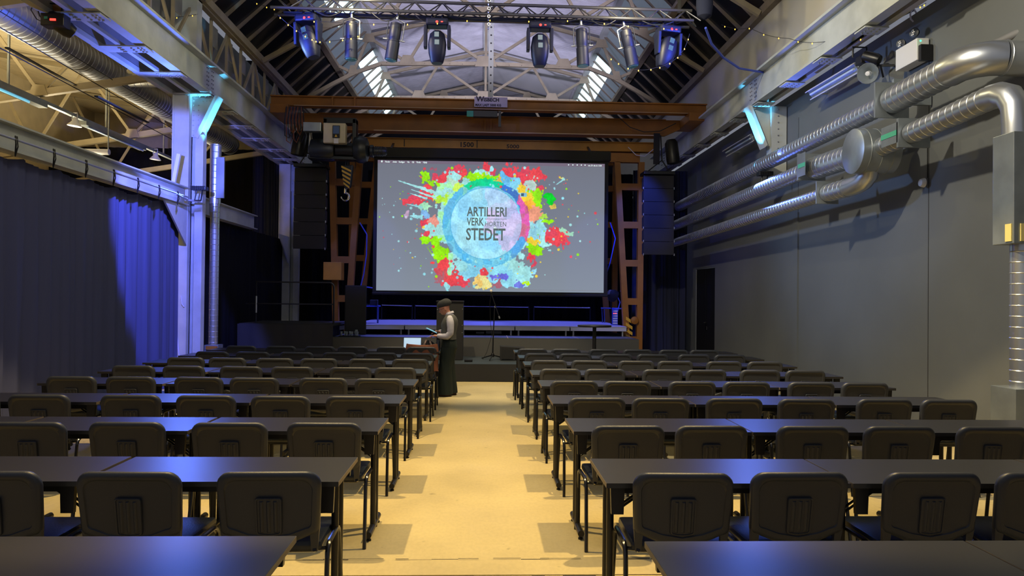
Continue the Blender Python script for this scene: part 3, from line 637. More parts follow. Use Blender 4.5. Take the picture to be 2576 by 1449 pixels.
text('MAX LAST 5000 KG','sign_text',.072,'ink',t,(-.23,16.638,5.957),sx=.95,bold=.003)
MB().box(-3.1,-1.0,17.0,17.25,6.12,6.2).box(.6,2.9,17.0,17.25,6.12,6.2).build('walkway_tray','lavender_metal',t)
t=thing('crane_girder','deep brown-orange main crane girder just behind the sign beam','crane',(0.6,17.4,5.48))
c=MB(); c.box(-3.9,4.3,17.38,17.46,5.52,5.88); c.box(-3.9,4.3,17.3,17.54,5.88,5.9); c.box(-3.3,4.1,17.26,17.58,5.49,5.52)
c.prism([(4.3,5.52),(4.8,5.75),(4.8,5.9),(4.3,5.9)],17.38,17.46); c.prism([(-3.9,5.52),(-4.6,5.75),(-4.6,5.9),(-3.9,5.9)],17.38,17.46); c.build('girder','crane_orange',t)
MB().box(-2.6,4.1,17.25,17.26,5.49,5.51).build('bottom_edge','crane_edge',t)
for x in(0.,.14): MB().box(x-.02,x+.02,17.34,17.38,5.52,5.88).build('stiffener','crane_orange',t)
t=thing('junction_box','mint green perforated plate and dark box under the crane sign','electrical box',(-.1,16.7,5.72))
MB().box(-.42,-.27,16.66,16.7,5.72,5.85).build('mint_plate','green_sticker',t); MB().box(-.27,.28,16.66,16.8,5.72,5.86).build('dark_box','black_metal',t,bevel=.005)
MB().box(.30,.36,16.66,16.7,5.5,5.86).build('pull_strap','black_metal',t)
t=thing('gantry_beam','yellow-orange gantry beam with stencilled numbers above the screen','crane',(.5,17.8,5.2))
c=MB(); c.box(-3.2,4.2,17.76,17.86,5.22,5.42); c.box(-3.2,4.2,17.7,17.92,5.41,5.43); c.box(-3.2,4.2,17.7,17.92,5.2,5.22); c.build('girder','gantry_yellow',t)
text('1500','beam_number',.16,'ink',t,(-.62,17.755,5.25),sx=1.1,bold=.004); text('5000','beam_number',.13,'ink',t,(.52,17.755,5.235),sx=1.2,bold=.003)
MB().box(-1.95,-1.93,17.75,17.76,5.22,5.42).box(-.2,-.18,17.75,17.76,5.22,5.42).build('plate_joint','ink',t)
def gantry_leg(side,Y,xo_t,xo_b,xi_t,xi_b,z0,z1,lab,deco):
    t=thing('gantry_leg',lab,'crane leg',((xo_b+xi_b)/2,Y,z0))
    MB().bar((xo_t,Y,z1),(xo_b,Y,z0),.14,.16,(0,1,0)).build('upright','crane_orange',t)
    MB().bar((xi_t,Y,z1),(xi_b,Y,z0),.14,.16,(0,1,0)).build('upright','crane_orange',t)
    for k in range(5):
        v=(k+.35)/5; z=z0+(z1-z0)*v; a=xo_b+(xo_t-xo_b)*v; b=xi_b+(xi_t-xi_b)*v
        MB().bar((a,Y,z),(b,Y,z),.14,.16).build('rung','crane_orange',t)
    MB().bar((xo_t-.05*side,Y,z1+.1),(xi_t-.25*side*1,Y,z1+.1),.16,.22).build('head_beam','crane_orange',t)
    MB().box(min(xo_b,xi_b)-.12,max(xo_b,xi_b)+.12,Y-.35,Y+.35,.10,.32).build('bogie','gantry_yellow',t,bevel=.02)
    for dy in(-.25,.25): MB().lathe([(.02,-.05),(.11,-.05),(.11,.05),(.02,.05)],((xo_b+xi_b)/2,Y+dy,.11),(1,0,0),16).build('wheel','machine_dark',t,smooth=True)
    if deco:
        x0,x1=min(xo_b,xi_b)-.06,max(xo_b,xi_b)+.06
        for k in range(5):
            z=.55+.14*k; MB().prism([(x0,z),(x0+.16,z-.1),(x0+.16,z-.02),(x0,z+.08)],Y-.10,Y-.085).build('hazard_stripe','hazard_yellow',t,label='yellow hazard stripe')
        MB().lathe([(.01,-.05),(.09,-.03),(.1,0),(.09,.03),(.01,.05)],((xo_b+xi_b)/2,Y-.15,1.1),(0,1,0),14).build('buffer','crane_orange',t,smooth=True)
gantry_leg(1,17.8,3.82,3.80,3.22,3.52,.3,4.95,'orange lattice gantry leg right of the screen, nearer one',True)
gantry_leg(1,20.2,3.62,3.62,3.0,3.5,.3,5.3,'orange gantry leg right of the screen, set farther back',False)
gantry_leg(-1,17.8,-3.66,-3.5,-3.0,-3.28,.3,4.95,'orange lattice gantry leg left of the screen, nearer one',False)
gantry_leg(-1,20.2,-3.6,-3.6,-2.95,-3.4,.3,5.3,'orange gantry leg left of the screen, set farther back',False)
A=P(818,660,17.5);B=P(862,705,17.5)
o=MB().box(A.x,B.x,17.3,17.68,B.z,A.z).build('counterweight_box','gantry_yellow',bevel=.01,loc=(A.x,17.5,B.z)); tag(o,'yellow ochre steel box fixed low on the left gantry leg','box')
# hoist trolley
def hz(px,py,Y=16.4): return P(px,py,Y)
c0=hz(780,300);t=thing('hoist_trolley','dark electric hoist trolley with cream control box hanging under the crane','hoist',(hz(860,390).x,16.4,hz(860,400).z))
A,B=hz(787,355),hz(852,395); zc=(A.z+B.z)/2-.03
MB().lathe([(.15,0),(.24,.03),(.25,.2),(.25,.48),(.22,.54),(.14,.56)],(A.x-.05,16.4,zc),(1,0,0),24).build('drum_housing','machine_dark',t,smooth=True)
MB().lathe([(.17,0),(.17,.5)],(B.x-.05,16.4,zc),(1,0,0),20).build('cable_drum','black_metal',t,smooth=True)
C=hz(895,380); MB().lathe([(.18,0),(.27,.03),(.3,.12),(.3,.2),(.26,.3),(.15,.34)],(C.x-.05,16.4,zc+.03),(1,0,0),24).build('gear_housing','machine_dark',t,smooth=True)
G=hz(930,380); c=MB().lathe([(.12,0),(.14,.02),(.14,.08),(.1,.1),(.1,.34),(.07,.38),(.02,.39)],(G.x,16.4,zc),(1,0,0),18); 
for k in range(5): c.lathe([(.115,0),(.115,.012)],(G.x+.12+.04*k,16.4,zc),(1,0,0),18)
c.build('motor','machine_dark',t,smooth=True)
A,B=hz(822,318),hz(876,368); MB().box(A.x,B.x,16.05,16.25,B.z,A.z).build('control_box','cream_box',t,bevel=.015,label='cream control box')
A,B=hz(845,325),hz(863,356); MB().box(A.x,B.x,16.03,16.05,B.z,A.z).build('display_case','black_metal',t,bevel=.006)
MB().box(A.x+.015,B.x-.015,16.024,16.03,B.z+.09,A.z-.015).build('display','hoist_screen',t)
MB().prism([(A.x+.05,B.z+.02),(A.x+.11,B.z+.02),(A.x+.08,B.z+.075)],16.02,16.028).build('warning_mark','hazard_yellow',t)
A,B=hz(849,358),hz(860,370); MB().box(A.x,B.x,16.0,16.03,B.z,A.z).build('tag_label','white_plastic',t)
A,B=hz(768,312),hz(812,335); MB().box(A.x,B.x,16.2,16.4,B.z,A.z).build('grey_box','galv_flat',t,bevel=.01)
A,B=hz(816,300),hz(897,345); c=MB(); c.box(A.x,B.x,16.3,16.6,A.z-.1,A.z+.02); c.box(A.x,A.x+.08,16.3,16.6,B.z-.2,A.z); c.box(B.x-.08,B.x,16.3,16.6,B.z-.2,A.z); c.build('yoke','machine_dark',t,bevel=.01)
A,B=hz(778,397),hz(912,402); MB().bar(A,B,.3,.06).build('base_frame','machine_dark',t)
t=thing('crane_hook','yellow and black striped hook block with steel hook, left of the screen','hook',(hz(868,470).x,16.4,hz(868,470).z))
A,B=hz(860,418),hz(886,470)
MB().prism([(A.x,A.z),(B.x+.02,A.z+.02),(B.x-.03,B.z),(A.x+.08,B.z-.06)],16.3,16.5).build('hook_block','black_metal',t,bevel=.02)
for k in range(5): z=A.z-.05-.09*k; MB().prism([(A.x+.012*k+.01,z),(B.x-.01-.008*k,z-.1),(B.x-.01-.008*k,z-.055),(A.x+.012*k+.01,z+.045)],16.285,16.3).build('hazard_stripe','hazard_yellow',t)
H0=hz(868,495); MB().tube([(H0.x,16.4,H0.z+.2),(H0.x,16.4,H0.z+.1)]+arc((H0.x,16.4,H0.z),.085,PI*.5,PI*-1.0,12),[.02,.025]+[.03-.0015*k for k in range(13)],8).build('hook','chrome',t,smooth=True)
MB().tube([(A.x+.08,16.4,A.z),(A.x+.08,16.4,A.z+.6)],.008).tube([(B.x-.1,16.4,A.z),(B.x-.1,16.4,A.z+.6)],.008).build('wire_rope','black_metal',t)
# cables on crane left
t=thing('cable_bundle','coiled brown festoon cables hanging at the left end of the crane','cable',(-4.3,16.5,5.2))
for k in range(9):
    x=-4.42+.035*k; L=.55+.12*math.sin(k*1.7); MB().tube([(x,16.5,5.82),(x-.03,16.48,5.5),(x-.02+.02*k*.3,16.46,5.82-L-.1),(x+.07,16.46,5.82-L-.16),(x+.12,16.48,5.82-L),(x+.1,16.5,5.6),(x+.08,16.5,5.82)],.012,6).build('cable','coat' if k%2 else 'cable',t,smooth=True)
t=thing('cable_loop','thin black cable looping below the right end of the crane girder','cable',(3.5,17.2,5.3))
pts=[P(x,y,17.2) for x,y in((1560,298),(1585,320),(1620,332),(1660,330),(1700,310))]; MB().tube(pts,.010,6).build('cable','cable',t,smooth=True)
pts=[P(x,y,17.6) for x,y in((1580,370),(1600,390),(1622,393),(1645,375))]; MB().tube(pts,.010,6).build('cable','rope_white',t,smooth=True)
# blue cables along gantry
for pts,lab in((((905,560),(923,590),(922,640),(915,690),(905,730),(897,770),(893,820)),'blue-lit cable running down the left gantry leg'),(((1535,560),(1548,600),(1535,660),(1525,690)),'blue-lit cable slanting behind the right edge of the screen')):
    q=[P(x,y,17.6) for x,y in pts]; o=MB().tube(q,.014,6).build('stage_cable','cable_blue_lit_gear',smooth=True,loc=q[-1]); tag(o,lab,'cable')
# ================================================================== LOUDSPEAKERS
def pa(x0,x1,zt,zb,lab,hx):
    Y=17.0;t=thing('line_array',lab,'loudspeaker',((x0+x1)/2,Y,zb)); n=6; h=(zt-.09-zb)/n
    for k in range(n):
        z1=zt-.09-h*k; z0=z1-h+.008; sh=.012*(n-1-k)
        MB().hexa([(x0+.01,Y-.02+sh,z0),(x1-.01,Y-.02+sh,z0),(x1-.05,Y+.38+sh,z0+.03),(x0+.05,Y+.38+sh,z0+.03),(x0+.01,Y-.02+sh,z1),(x1-.01,Y-.02+sh,z1),(x1-.05,Y+.38+sh,z1-.03),(x0+.05,Y+.38+sh,z1-.03)]).build('speaker_box','matte_black',t,bevel=.006)
        for xx in(x0-.004,x1-.012): MB().box(xx,xx+.016,Y-.03+sh,Y+.02+sh,z0-.02,z0+.03).build('link_plate','alu',t)
    MB().box(x0,x1,Y-.04,Y+.42,zt-.07,zt).build('fly_frame','black_metal',t,bevel=.005)
    c=MB(); xc=(x0+x1)/2
    c.tube([(x0+.1,Y+.1,zt),(hx,Y+.1,zt+.28)],.014); c.tube([(x1-.1,Y+.1,zt),(hx,Y+.1,zt+.28)],.014); c.build('fly_chain','black_metal',t)
    MB().tube([(hx,Y+.1,zt+.25),(hx,Y+.25,5.5)],.016).build('hoist_chain','black_metal',t)
    MB().lathe([(.08,0),(.145,.02),(.155,.1),(.15,.5),(.10,.58)],(hx+(.26 if hx>0 else -.22),Y+.05,zt+.18),(-.12 if hx>0 else .16,0,1),18).build('chain_motor','black_metal',t,smooth=True)
    for dx in(-.08,-.14): MB().bar((hx+dx,Y+.2,zt+.2),(hx+dx+.02,Y+.25,5.55),.09,.012,(0,1,0)).build('webbing_sling','matte_black',t)
pa(P(738,500,17.0).x,P(820,500,17.0).x,P(780,412,17.0).z,P(780,627,17.0).z,'left black line array loudspeaker stack hanging beside the screen',P(770,400,17).x)
pa(P(1619,500,17.0).x,P(1697,500,17.0).x,P(1658,431,17.0).z,P(1658,642,17.0).z,'right black line array loudspeaker stack hanging beside the screen',P(1668,400,17).x)
# ================================================================== LIGHTING TRUSS
TY=11.2
t=thing('lighting_truss','long horizontal black lighting truss with lamps across the hall','truss',(0,TY,5.96))
def zt(x): return 5.98-.006*(x+3.2)
for nm,y,dz,x0 in(('chord',TY,0,-3.26),('chord',TY+.25,-.015,-3.27),('chord',TY+.1,.19,-3.3)):
    MB().tube([(x0,y,zt(x0)+dz),(3.2,y,zt(3.2)+dz)],.025,10).build(nm,'truss_metal',t,smooth=True)
k=0;x=-3.2
while x<3.15:
    x2=x+.21; a,b=((0,.19) if k%2 else(.19,0))
    c=MB(); c.tube([(x,TY+(.1 if a else 0),zt(x)+a),(x2,TY+(.1 if b else 0),zt(x2)+b)],.010,6); c.build('lattice_bar','truss_metal',t)
    c=MB(); c.tube([(x,TY+(.1 if a else .25),zt(x)+a),(x2,TY+(.1 if b else .25),zt(x2)+b)],.010,6); c.build('lattice_bar','truss_metal',t)
    c=MB(); c.tube([(x,TY+(.25 if k%2 else 0),zt(x)),(x2,TY+(0 if k%2 else .25),zt(x2))],.010,6); c.build('lattice_bar','truss_metal',t)
    x=x2;k+=1
for x in(-2.85,3.0):
    MB().bar((x,TY+.1,zt(x)+.15),(x+.02,TY+.1,8.9),.05,.01,(0,1,0)).build('lifting_sling','matte_black',t)
MB().tube([(.05,TY+.1,zt(0)+.1),(.05,TY+.1,9.6)],.012).build('lifting_chain','chrome',t)
c=MB()
for k in range(9): c.tube(arc((.03+.008*(k%2),TY-.04,zt(0)+.25-.06*k),.022,0,2*PI,8,'xz' if k%2 else 'yz'),.006,5)
c.build('chain_links','chrome',t,kind='stuff')
def cable_on(x0,x1,sag,y,mt='cable',r=.008,nm='drooping_cable'):
    pts=[(x0+(x1-x0)*q/8,y,zt(x0)-.02-sag*math.sin(PI*q/8)) for q in range(9)]; MB().tube(pts,r,5).build(nm,mt,t,smooth=True)
for x0,x1,s_ in((-1.75,-1.3,.13),(-1.1,-.75,.12),(-.6,.3,.05),(.9,1.4,.06),(-2.6,-2.2,.08),(1.6,2.0,.09),(2.4,2.9,.07)): cable_on(x0,x1,s_,TY+.02)
for k in range(3): cable_on(-3.1,3.0,.01+.01*k,TY+.12+.03*k,'cable',.012)
# moving head
def mover():
    t=thing('moving_head','',  'stage light'); 
    MB().box(-.17,.17,-.12,.12,-.17,-.06).build('base','mover_body',t,bevel=.03,smooth=False)
    for s_ in(-1,1): MB().tube([(s_*.08,0,-.06),(s_*.08,0,.02)],.02,8).build('clamp','black_metal',t)
    for s_ in(-1,1):
        a_,b_=sorted((s_*.155,s_*.205)); MB().hexa([(a_,-.06,-.50),(b_,-.06,-.50),(b_,.06,-.50),(a_,.06,-.50),(a_,-.09,-.16),(b_,-.09,-.16),(b_,.09,-.16),(a_,.09,-.16)]).build('yoke_arm','mover_body',t,bevel=.012)
    c=MB(); rings=[]
    for z_,a,b in((.12,.06,.07),(.07,.115,.11),(-.08,.142,.13),(-.22,.13,.125),(-.34,.10,.10),(-.37,.08,.08)):
        rings.append([(a*math.copysign(abs(math.cos(q))**.7,math.cos(q)),b*math.copysign(abs(math.sin(q))**.7,math.sin(q))-0,z_-.36) for q in[2*PI*i/16 for i in range(16)]])
    h=c.loft(rings).build('head','mover_body',t,smooth=True)
    MB().box(-.04,.035,-.125,-.112,-.36,-.28).build('lens','lens_glass',h,bevel=.004); MB().box(-.035,.04,-.13,-.115,-.48,-.40).build('panel_window','lens_glass',h,bevel=.004)
    MB().lathe([(.02,0),(.013,.003)],(.0,-.125,-.13),(0,-1,0),8).box(.06,.09,-.125,-.119,-.135,-.12).build('indicator','red_led',t)
    return t
def par():
    t=thing('spot_lamp','','stage light')
    MB().lathe([(.04,.02),(.085,.0),(.09,-.03),(.09,-.25),(.085,-.26),(.085,-.28),(.095,-.29),(.098,-.56),(.09,-.56)],(0,0,-.05),(0,0,1),18).build('lamp_housing','mover_body',t,smooth=True)
    MB().tube([(-.09,0,-.3),(-.125,0,-.28),(-.125,0,-.02),(0,0,.03),(.125,0,-.02),(.125,0,-.28),(.09,0,-.3)],.010,6).build('yoke','chrome',t,smooth=True)
    MB().tube([(0,0,.02),(0,0,.1)],.018).build('clamp','alu',t)
    for s_ in(-1,1): MB().tube([(s_*.11,0,-.3),(s_*.17,0,-.3)],.012,6).build('knob','alu',t)
    MB().lathe([(.088,0),(.075,-.015),(.02,-.018)],(0,0,-.61),(0,0,1),16).build('front_lens','lens_glass',t,smooth=True)
    return t
mv=mover(); pr=par()
spec=[('m',-2.72,.28,-.25,'moving head lamp, far left end of the lighting truss'),('p',-2.06,0,0,'upright round spot lamp, second from the left on the truss'),('p',-1.37,-.14,0,'tilted round spot lamp, third from the left on the truss'),('m',-.75,0,0,'moving head lamp, left of the centre chain'),('m',.83,0,0,'moving head lamp, right of the centre chain'),('p',1.47,.06,0,'round spot lamp, third from the right on the truss'),('p',2.15,.22,0,'tilted round spot lamp, second from the right on the truss'),('m',2.83,-.28,.25,'moving head lamp, far right end of the lighting truss')]
fm=fp=True
for kd,x,tilt,rz,lab in spec:
    src=mv if kd=='m' else pr
    first=fm if kd=='m' else fp
    o=src if first else dup(src)
    if kd=='m': fm=False
    else: fp=False
    o['label']='dark '+lab; o['group']='lamps hanging from the truss'
    o.location=(x,TY+.1,zt(x)-.02 if kd=='m' else zt(x)-.11); o.rotation_euler=(0,-tilt if kd=='p' else 0,rz)
    if kd=='m':
        for k in (CH[o] if o in CH else list(o.children)):
            if k.name.startswith('head'): k.rotation_euler=(0,-tilt,0); k.location=(tilt*-.36,0,0)
o=MB().lathe([(.05,.9),(.12,.8),(.13,.2),(.11,.05),(.02,0)],(3.40,11.3,6.0),n=16).build('chain_bag','cable_blue_lit_gear',smooth=True,loc=(3.4,11.3,6)); tag(o,'dark bag with blue sheen hanging above the right truss end','bag')
M['chain_bag']=M['drape_navy']; o.data.materials[0]=M['drape_navy']  # navy colour stands for blue stage light on the black bag
# fairy lights
def fairy(lab,pts,n,sag=.0,wire=.004,nm='fairy_lights'):
    t=thing(nm,lab,'string lights',pts[0]); P_=[Vector(p) for p in pts]
    W=[]
    for a,b in zip(P_,P_[1:]):
        for q in range(8): u=q/8; p=a.lerp(b,u); p.z-=sag*math.sin(PI*u); W.append(p)
    W.append(P_[-1]); MB().tube(W,wire,5).build('wire','cable',t)
    for i in range(n):
        q=W[min(len(W)-1,int((i+.5)/n*len(W)))]; MB().lathe([(.003,0),(.008,-.008),(.008,-.02),(.002,-.026)],q,(0,0,1),6).build('bulb','amber_bulb',t)
fairy('string of tiny warm lights strung across the left girder',[P(155,8,11.5),P(225,33,11.8),P(330,42,12.2),P(390,45,12.8),P(497,36,13.4)],11,.02)
fairy('string of tiny warm lights from the roof to the right girder',[P(1815,62,12.5),P(1885,70,11.8),P(1985,97,11.2),P(2080,104,10.6),P(2160,98,10.2)],10,.04)
fairy('tangle of warm lights along the right girder edge above the spotlight',[P(2150,100,10.1),P(2190,85,10),P(2225,65,9.9),P(2250,45,9.8),P(2290,20,9.6),P(2330,8,9.5)],16,.02)
fairy('warm light string hung below the right end of the truss',[P(1735,85,11.1),P(1720,125,11.1),P(1690,155,11.1),P(1650,170,11.1),P(1600,175,11.1),P(1560,160,11.1),P(1530,140,11.2)],10,.02)
fairy('warm light string hung below the left end of the truss',[P(700,38,11.1),P(740,72,11.1),P(785,98,11.1),P(805,104,11.1),P(870,98,11.1),P(905,88,11.1)],11,.01)
fairy('sparse warm lights wound along the middle of the truss',[P(760,50,11.05),P(1000,60,11.05),P(1200,48,11.05),P(1460,50,11.05),P(1700,72,11.05)],12,.02)
fairy('faint warm lights under the dark roof panes, upper left',[P(640,5,13),P(690,22,12.6),P(765,35,12)],5,.01)
# thick blue cable from truss to right wall
q=[P(x,y,Y) for x,y,Y in((1775,70,11.3),(1790,110,11.6),(1820,145,12),(1860,172,12.6),(1919,182,13))]
o=MB().tube(q,.02,8).build('power_cable','cable_blue_lit_gear',smooth=True,loc=q[0]); tag(o,'thick blue cable sagging from the right truss end to the girder','cable')
# ================================================================== DUCTS ON THE RIGHT WALL
def spiral(mb,a,b,r,pitch=.11,n=24,ridge=.004):
    a=Vector(a);b=Vector(b);L=(b-a).length;ax=(b-a).normalized();prof=[];z=0
    while z<L: prof+=[(r,z),(r,min(L,z+pitch-.012)),(r+ridge,min(L,z+pitch-.006))]; z+=pitch
    prof.append((r,L)); return mb.lathe([(q,zz) for q,zz in prof],a,ax,n)
def elbow(mb,pts,r,n=20): return mb.tube(pts,r,n)
t=thing('top_duct','uppermost galvanised spiral duct on the right wall, ending in a big elbow','duct',(5.05,13,4.1))
A,B,Cc,Dd=(5.05,19.5,4.02),(5.05,9.0,4.13),(5.05,8.9,4.13),(5.05,7.75,4.16)
spiral(MB(),A,B,.125).build('duct_pipe','galv',t,smooth=True,ang=24)
spiral(MB(),Cc,Dd,.165,.12).build('duct_pipe','galv',t,smooth=True,ang=24)
MB().box(4.84,5.27,8.93,8.96,3.92,4.36).build('duct_flange','galv_flat',t)
MB().box(5.1,5.58,8.97,9.02,4.1,4.42).build('hanger_plate','galv_flat',t)
elbow(MB(),[(5.05,7.78,4.16),(5.06,7.62,4.17),(5.12,7.48,4.17),(5.22,7.40,4.17),(5.34,7.36,4.165)],.178,28).build('duct_elbow','galv',t,smooth=True)
MB().lathe([(.178,0),(.178,.02),(.184,.025),(.184,.03),(.178,.035),(.178,.42),(.184,.425),(.184,.43)],(5.32,7.365,4.165),(1,-.12,-.06),28).build('smooth_sleeve','galv',t,smooth=True)
t=thing('middle_duct','second galvanised spiral duct from the top, running into the big drum','duct',(4.9,14,3.6))
spiral(MB(),(4.9,19.5,3.50),(4.9,10.9,3.62),.12).build('duct_pipe','galv',t,smooth=True,ang=24)
spiral(MB(),(4.95,10.85,3.62),(5.0,9.4,3.60),.165,.12).build('duct_pipe','galv',t,smooth=True,ang=24)
MB().box(4.70,5.12,10.84,10.88,3.44,3.84).build('duct_flange','galv_flat',t); MB().box(4.70,4.705,10.6,10.84,3.48,3.82).build('flange_box','galv_flat',t)
MB().box(4.695,4.70,10.6,10.84,3.61,3.67).build('sticker','green_sticker',t)
t=thing('duct_drum','big round galvanised drum with flat end cap where the ducts meet','duct',(4.95,9.3,3.3))
MB().lathe([(.02,-.004),(.285,0),(.29,.004),(.29,.10),(.296,.105),(.29,.11),(.29,.25),(.296,.255),(.29,.26),(.29,.40),(.296,.405),(.29,.41),(.29,.5),(.1,.51)],(4.76,9.33,3.575),(1,0,0),40).build('drum_shell','galv_flat',t,smooth=True,ang=50)
t=thing('lower_duct','lowest galvanised spiral duct, curving up into the drum','duct',(4.9,14,3.2))
spiral(MB(),(4.9,19.5,3.06),(4.9,10.35,3.17),.10).build('duct_pipe','galv',t,smooth=True,ang=24)
spiral(MB(),(4.9,10.3,3.17),(4.92,9.75,3.17),.125,.12).build('duct_pipe','galv',t,smooth=True,ang=24)
MB().box(4.74,5.06,10.31,10.34,3.02,3.34).build('duct_flange','galv_flat',t)
elbow(MB(),[(4.92,9.78,3.17),(4.94,9.6,3.175),(4.97,9.46,3.21),(4.99,9.37,3.28),(5.0,9.33,3.40)],.125,22).build('duct_elbow','galv',t,smooth=True)
t=thing('right_duct','galvanised spiral duct from the drum to the vertical drop at right','duct',(4.95,8,3.6))
spiral(MB(),(5.02,9.28,3.585),(4.98,8.42,3.60),.115,.12).build('duct_pipe','galv',t,smooth=True,ang=24)
spiral(MB(),(4.97,8.36,3.60),(4.93,6.95,3.64),.118,.12).build('duct_pipe','galv',t,smooth=True,ang=24)
MB().box(4.82,4.825,8.4,8.75,3.5,3.74).box(4.82,5.2,8.38,8.42,3.44,3.78).build('flange_box','galv_flat',t); MB().box(4.815,4.82,8.42,8.75,3.59,3.65).build('sticker','green_sticker',t)
elbow(MB(),[(4.93,6.97,3.64),(4.93,6.84,3.63),(4.94,6.73,3.58),(4.95,6.67,3.48),(4.95,6.65,3.3),(4.95,6.65,3.19)],.122,24).build('duct_elbow','galv',t,smooth=True)
t=thing('duct_box','tall grey sheet metal box duct with a beige patch, right picture edge','duct',(5.0,6.6,2.2))
MB().box(4.80,5.12,6.48,6.76,2.18,3.20).build('box_body','galv_flat',t,bevel=.006); MB().box(4.79,4.80,6.5,6.58,2.2,2.36).box(4.86,4.97,6.47,6.48,2.2,2.36).build('beige_patch','tape_beige',t)
spiral(MB(),(4.98,6.62,.82),(4.98,6.62,2.18),.095,.10).build('duct_pipe','galv',t,smooth=True,ang=24)
MB().box(4.80,5.15,6.45,6.78,.02,.86).build('floor_box','galv_flat',t,bevel=.004)
t=thing('wall_pipe','plain dark pipe rising diagonally along the wall, top right','pipe',(5.5,7.4,4.7))
MB().tube([P(2470,125,7.9),P(2600,66,7.4)],.045,12).build('pipe','beam_dark',t,smooth=True)
# wall items
t=thing('emergency_light','white emergency light box with two round lamp heads and a green indicator','emergency light',(5.45,9.25,4.9))
a=P(2273,130,9.3);  MB().box(5.42,5.58,9.02,9.5,4.68,4.96).build('box_body','white_plastic',t,bevel=.01)
MB().box(5.44,5.59,8.96,9.02,4.66,4.86).build('end_cap','black_metal',t)
for y_,z in((9.42,5.02),(9.12,5.06)):
    MB().lathe([(.05,.03),(.062,0),(.062,-.015),(.05,-.018)],(5.45,y_,z),(1,.5,.1),16).build('lamp_head','machine_dark',t,smooth=True)
    MB().dots([(5.425+.0*q,y_+.03*math.cos(q),z+.03*math.sin(q)) for q in[k*PI/3 for k in range(6)]]+[(5.425,y_,z)],(-1,-.5,0),.011,.006).build('led_dots','white_plastic',t,kind='stuff')
MB().lathe([(.012,0),(.008,.008)],(5.43,8.958,4.9),(0,-1,0),8).build('indicator','green_led',t)
t=thing('horn_speaker','grey horn loudspeaker on a bracket under the right girder','loudspeaker',(5.35,9.9,4.85))
MB().lathe([(.04,.34),(.05,.32),(.055,.2),(.085,.08),(.14,0),(.135,-.005),(.075,.07),(.02,.12)],P(2183,185,9.75),(.75,.75,.3),20).build('horn','galv_flat',t,smooth=True)
q=P(2183,185,9.75); MB().lathe([(.001,-.02),(.03,-.015),(.035,.05)],q,(.75,.75,.3),12).build('horn_core','white_plastic',t,smooth=True)
MB().bar(P(2205,165,9.9),(5.58,9.8,4.86),.02,.03).bar(P(2215,165,9.85),P(2222,195,9.85),.015,.02).build('bracket','black_metal',t)
def tubelamp(a,b,lab):
    a=Vector(a);b=Vector(b);t=thing('wall_strip_lamp',lab,'lamp',(a+b)/2)
    d=(b-a).normalized(); s_=Vector((-.8,0,-.6)); u=Vector((-.6,0,.8))
    MB().bar(a,b,.14,.05,(-.8,0,-.6)).build('housing','galv_flat',t,bevel=.006)
    MB().bar(a+s_*.04+u*.07,b+s_*.04+u*.07,.012,.06,(-.8,0,-.6)).bar(a+s_*.04-u*.07,b+s_*.04-u*.07,.012,.06,(-.8,0,-.6)).build('side_flap','lavender_metal',t)
    MB().tube([a+s_*.04+d*.05,b+s_*.04-d*.05],.017,10).build('tube_glass','strip_dim',t,smooth=True)
    MB().bar(a,a+Vector((.3,.05,.02)),.03,.03).bar(b,b+Vector((.3,.05,.02)),.03,.03).build('wall_arm','galv_flat',t)
    return t
tubelamp((5.3,11.75,5.0),(5.3,10.25,4.98),'nearer grey fluorescent strip lamp on the wall below the girder, by the horn')
tubelamp((5.3,15.9,4.86),(5.3,14.35,4.86),'farther small fluorescent strip lamp left of the cyan-lit bracket')
o=MB().lathe([(.01,.05),(.045,.05),(.055,.03),(.06,.0),(.03,-.002)],(XW-.05,9.07,3.14),(-1,0,0),22).build('smoke_detector','white_plastic',smooth=True,loc=(XW,9.07,3.14)); tag(o,'small round white alarm sounder on the grey wall','alarm')
o=MB().tube([(XW-.005,9.07,3.2),(XW-.005,9.07,3.62),(XW-.005,9.0,3.9)],.006,5).build('wall_cable','cable',loc=(XW,9.07,3.2)); tag(o,'thin dark cable running up from the round white alarm','cable')
def spotlight(name,lab,p,d,s=1.0,led='red_led'):
    p=Vector(p); t=thing(name,lab,'stage light',p); d=Vector(d).normalized()
    MB().lathe([(.06*s,0),(.095*s,.03),(.1*s,.25*s),(.08*s,.32*s),(.02,.34*s)],p,d,16).build('lamp_body','black_metal',t,smooth=True)
    q=p-d*.02; MB().box(q.x-.03*s,q.x+.24*s,q.y-.05,q.y+.12,q.z-.15*s,q.z+.0*s).build('power_box','black_metal',t,bevel=.01)
    MB().box(q.x+.02,q.x+.06,q.y-.06,q.y-.05,q.z-.08,q.z-.05).build('display_panel','green_sticker',t); MB().box(q.x+.09,q.x+.16,q.y-.06,q.y-.05,q.z-.10,q.z-.075).build('display_digits',led,t)
    MB().tube([p+Vector((-.12,.1,0))*s,p+Vector((-.12,.1,.18))*s,p+Vector((.12,.1,.18))*s,p+Vector((.12,.1,0))*s],.014).build('yoke','black_metal',t)
    return t
spotlight('floodlight','black spotlight with small red display, hung at the top left corner',P(118,38,9.5),(.35,.4,-.25),1.05)
q0=P(100,-10,9.6); o=MB().tube([P(60,-20,9.7),P(110,5,9.7),P(160,30,9.7)],.045,12).build('mounting_pipe','crane_orange',smooth=True,loc=q0); tag(o,'short reddish pipe holding the top left spotlight','pipe')
o=MB().tube([P(88,0,9.45),P(78,25,9.45),P(92,48,9.45),P(112,58,9.45),P(100,40,9.45),P(96,28,9.45)],.007,6).build('lamp_cable','cable',smooth=True,loc=P(88,0,9.45)); tag(o,'looped black cable beside the top left spotlight','cable')
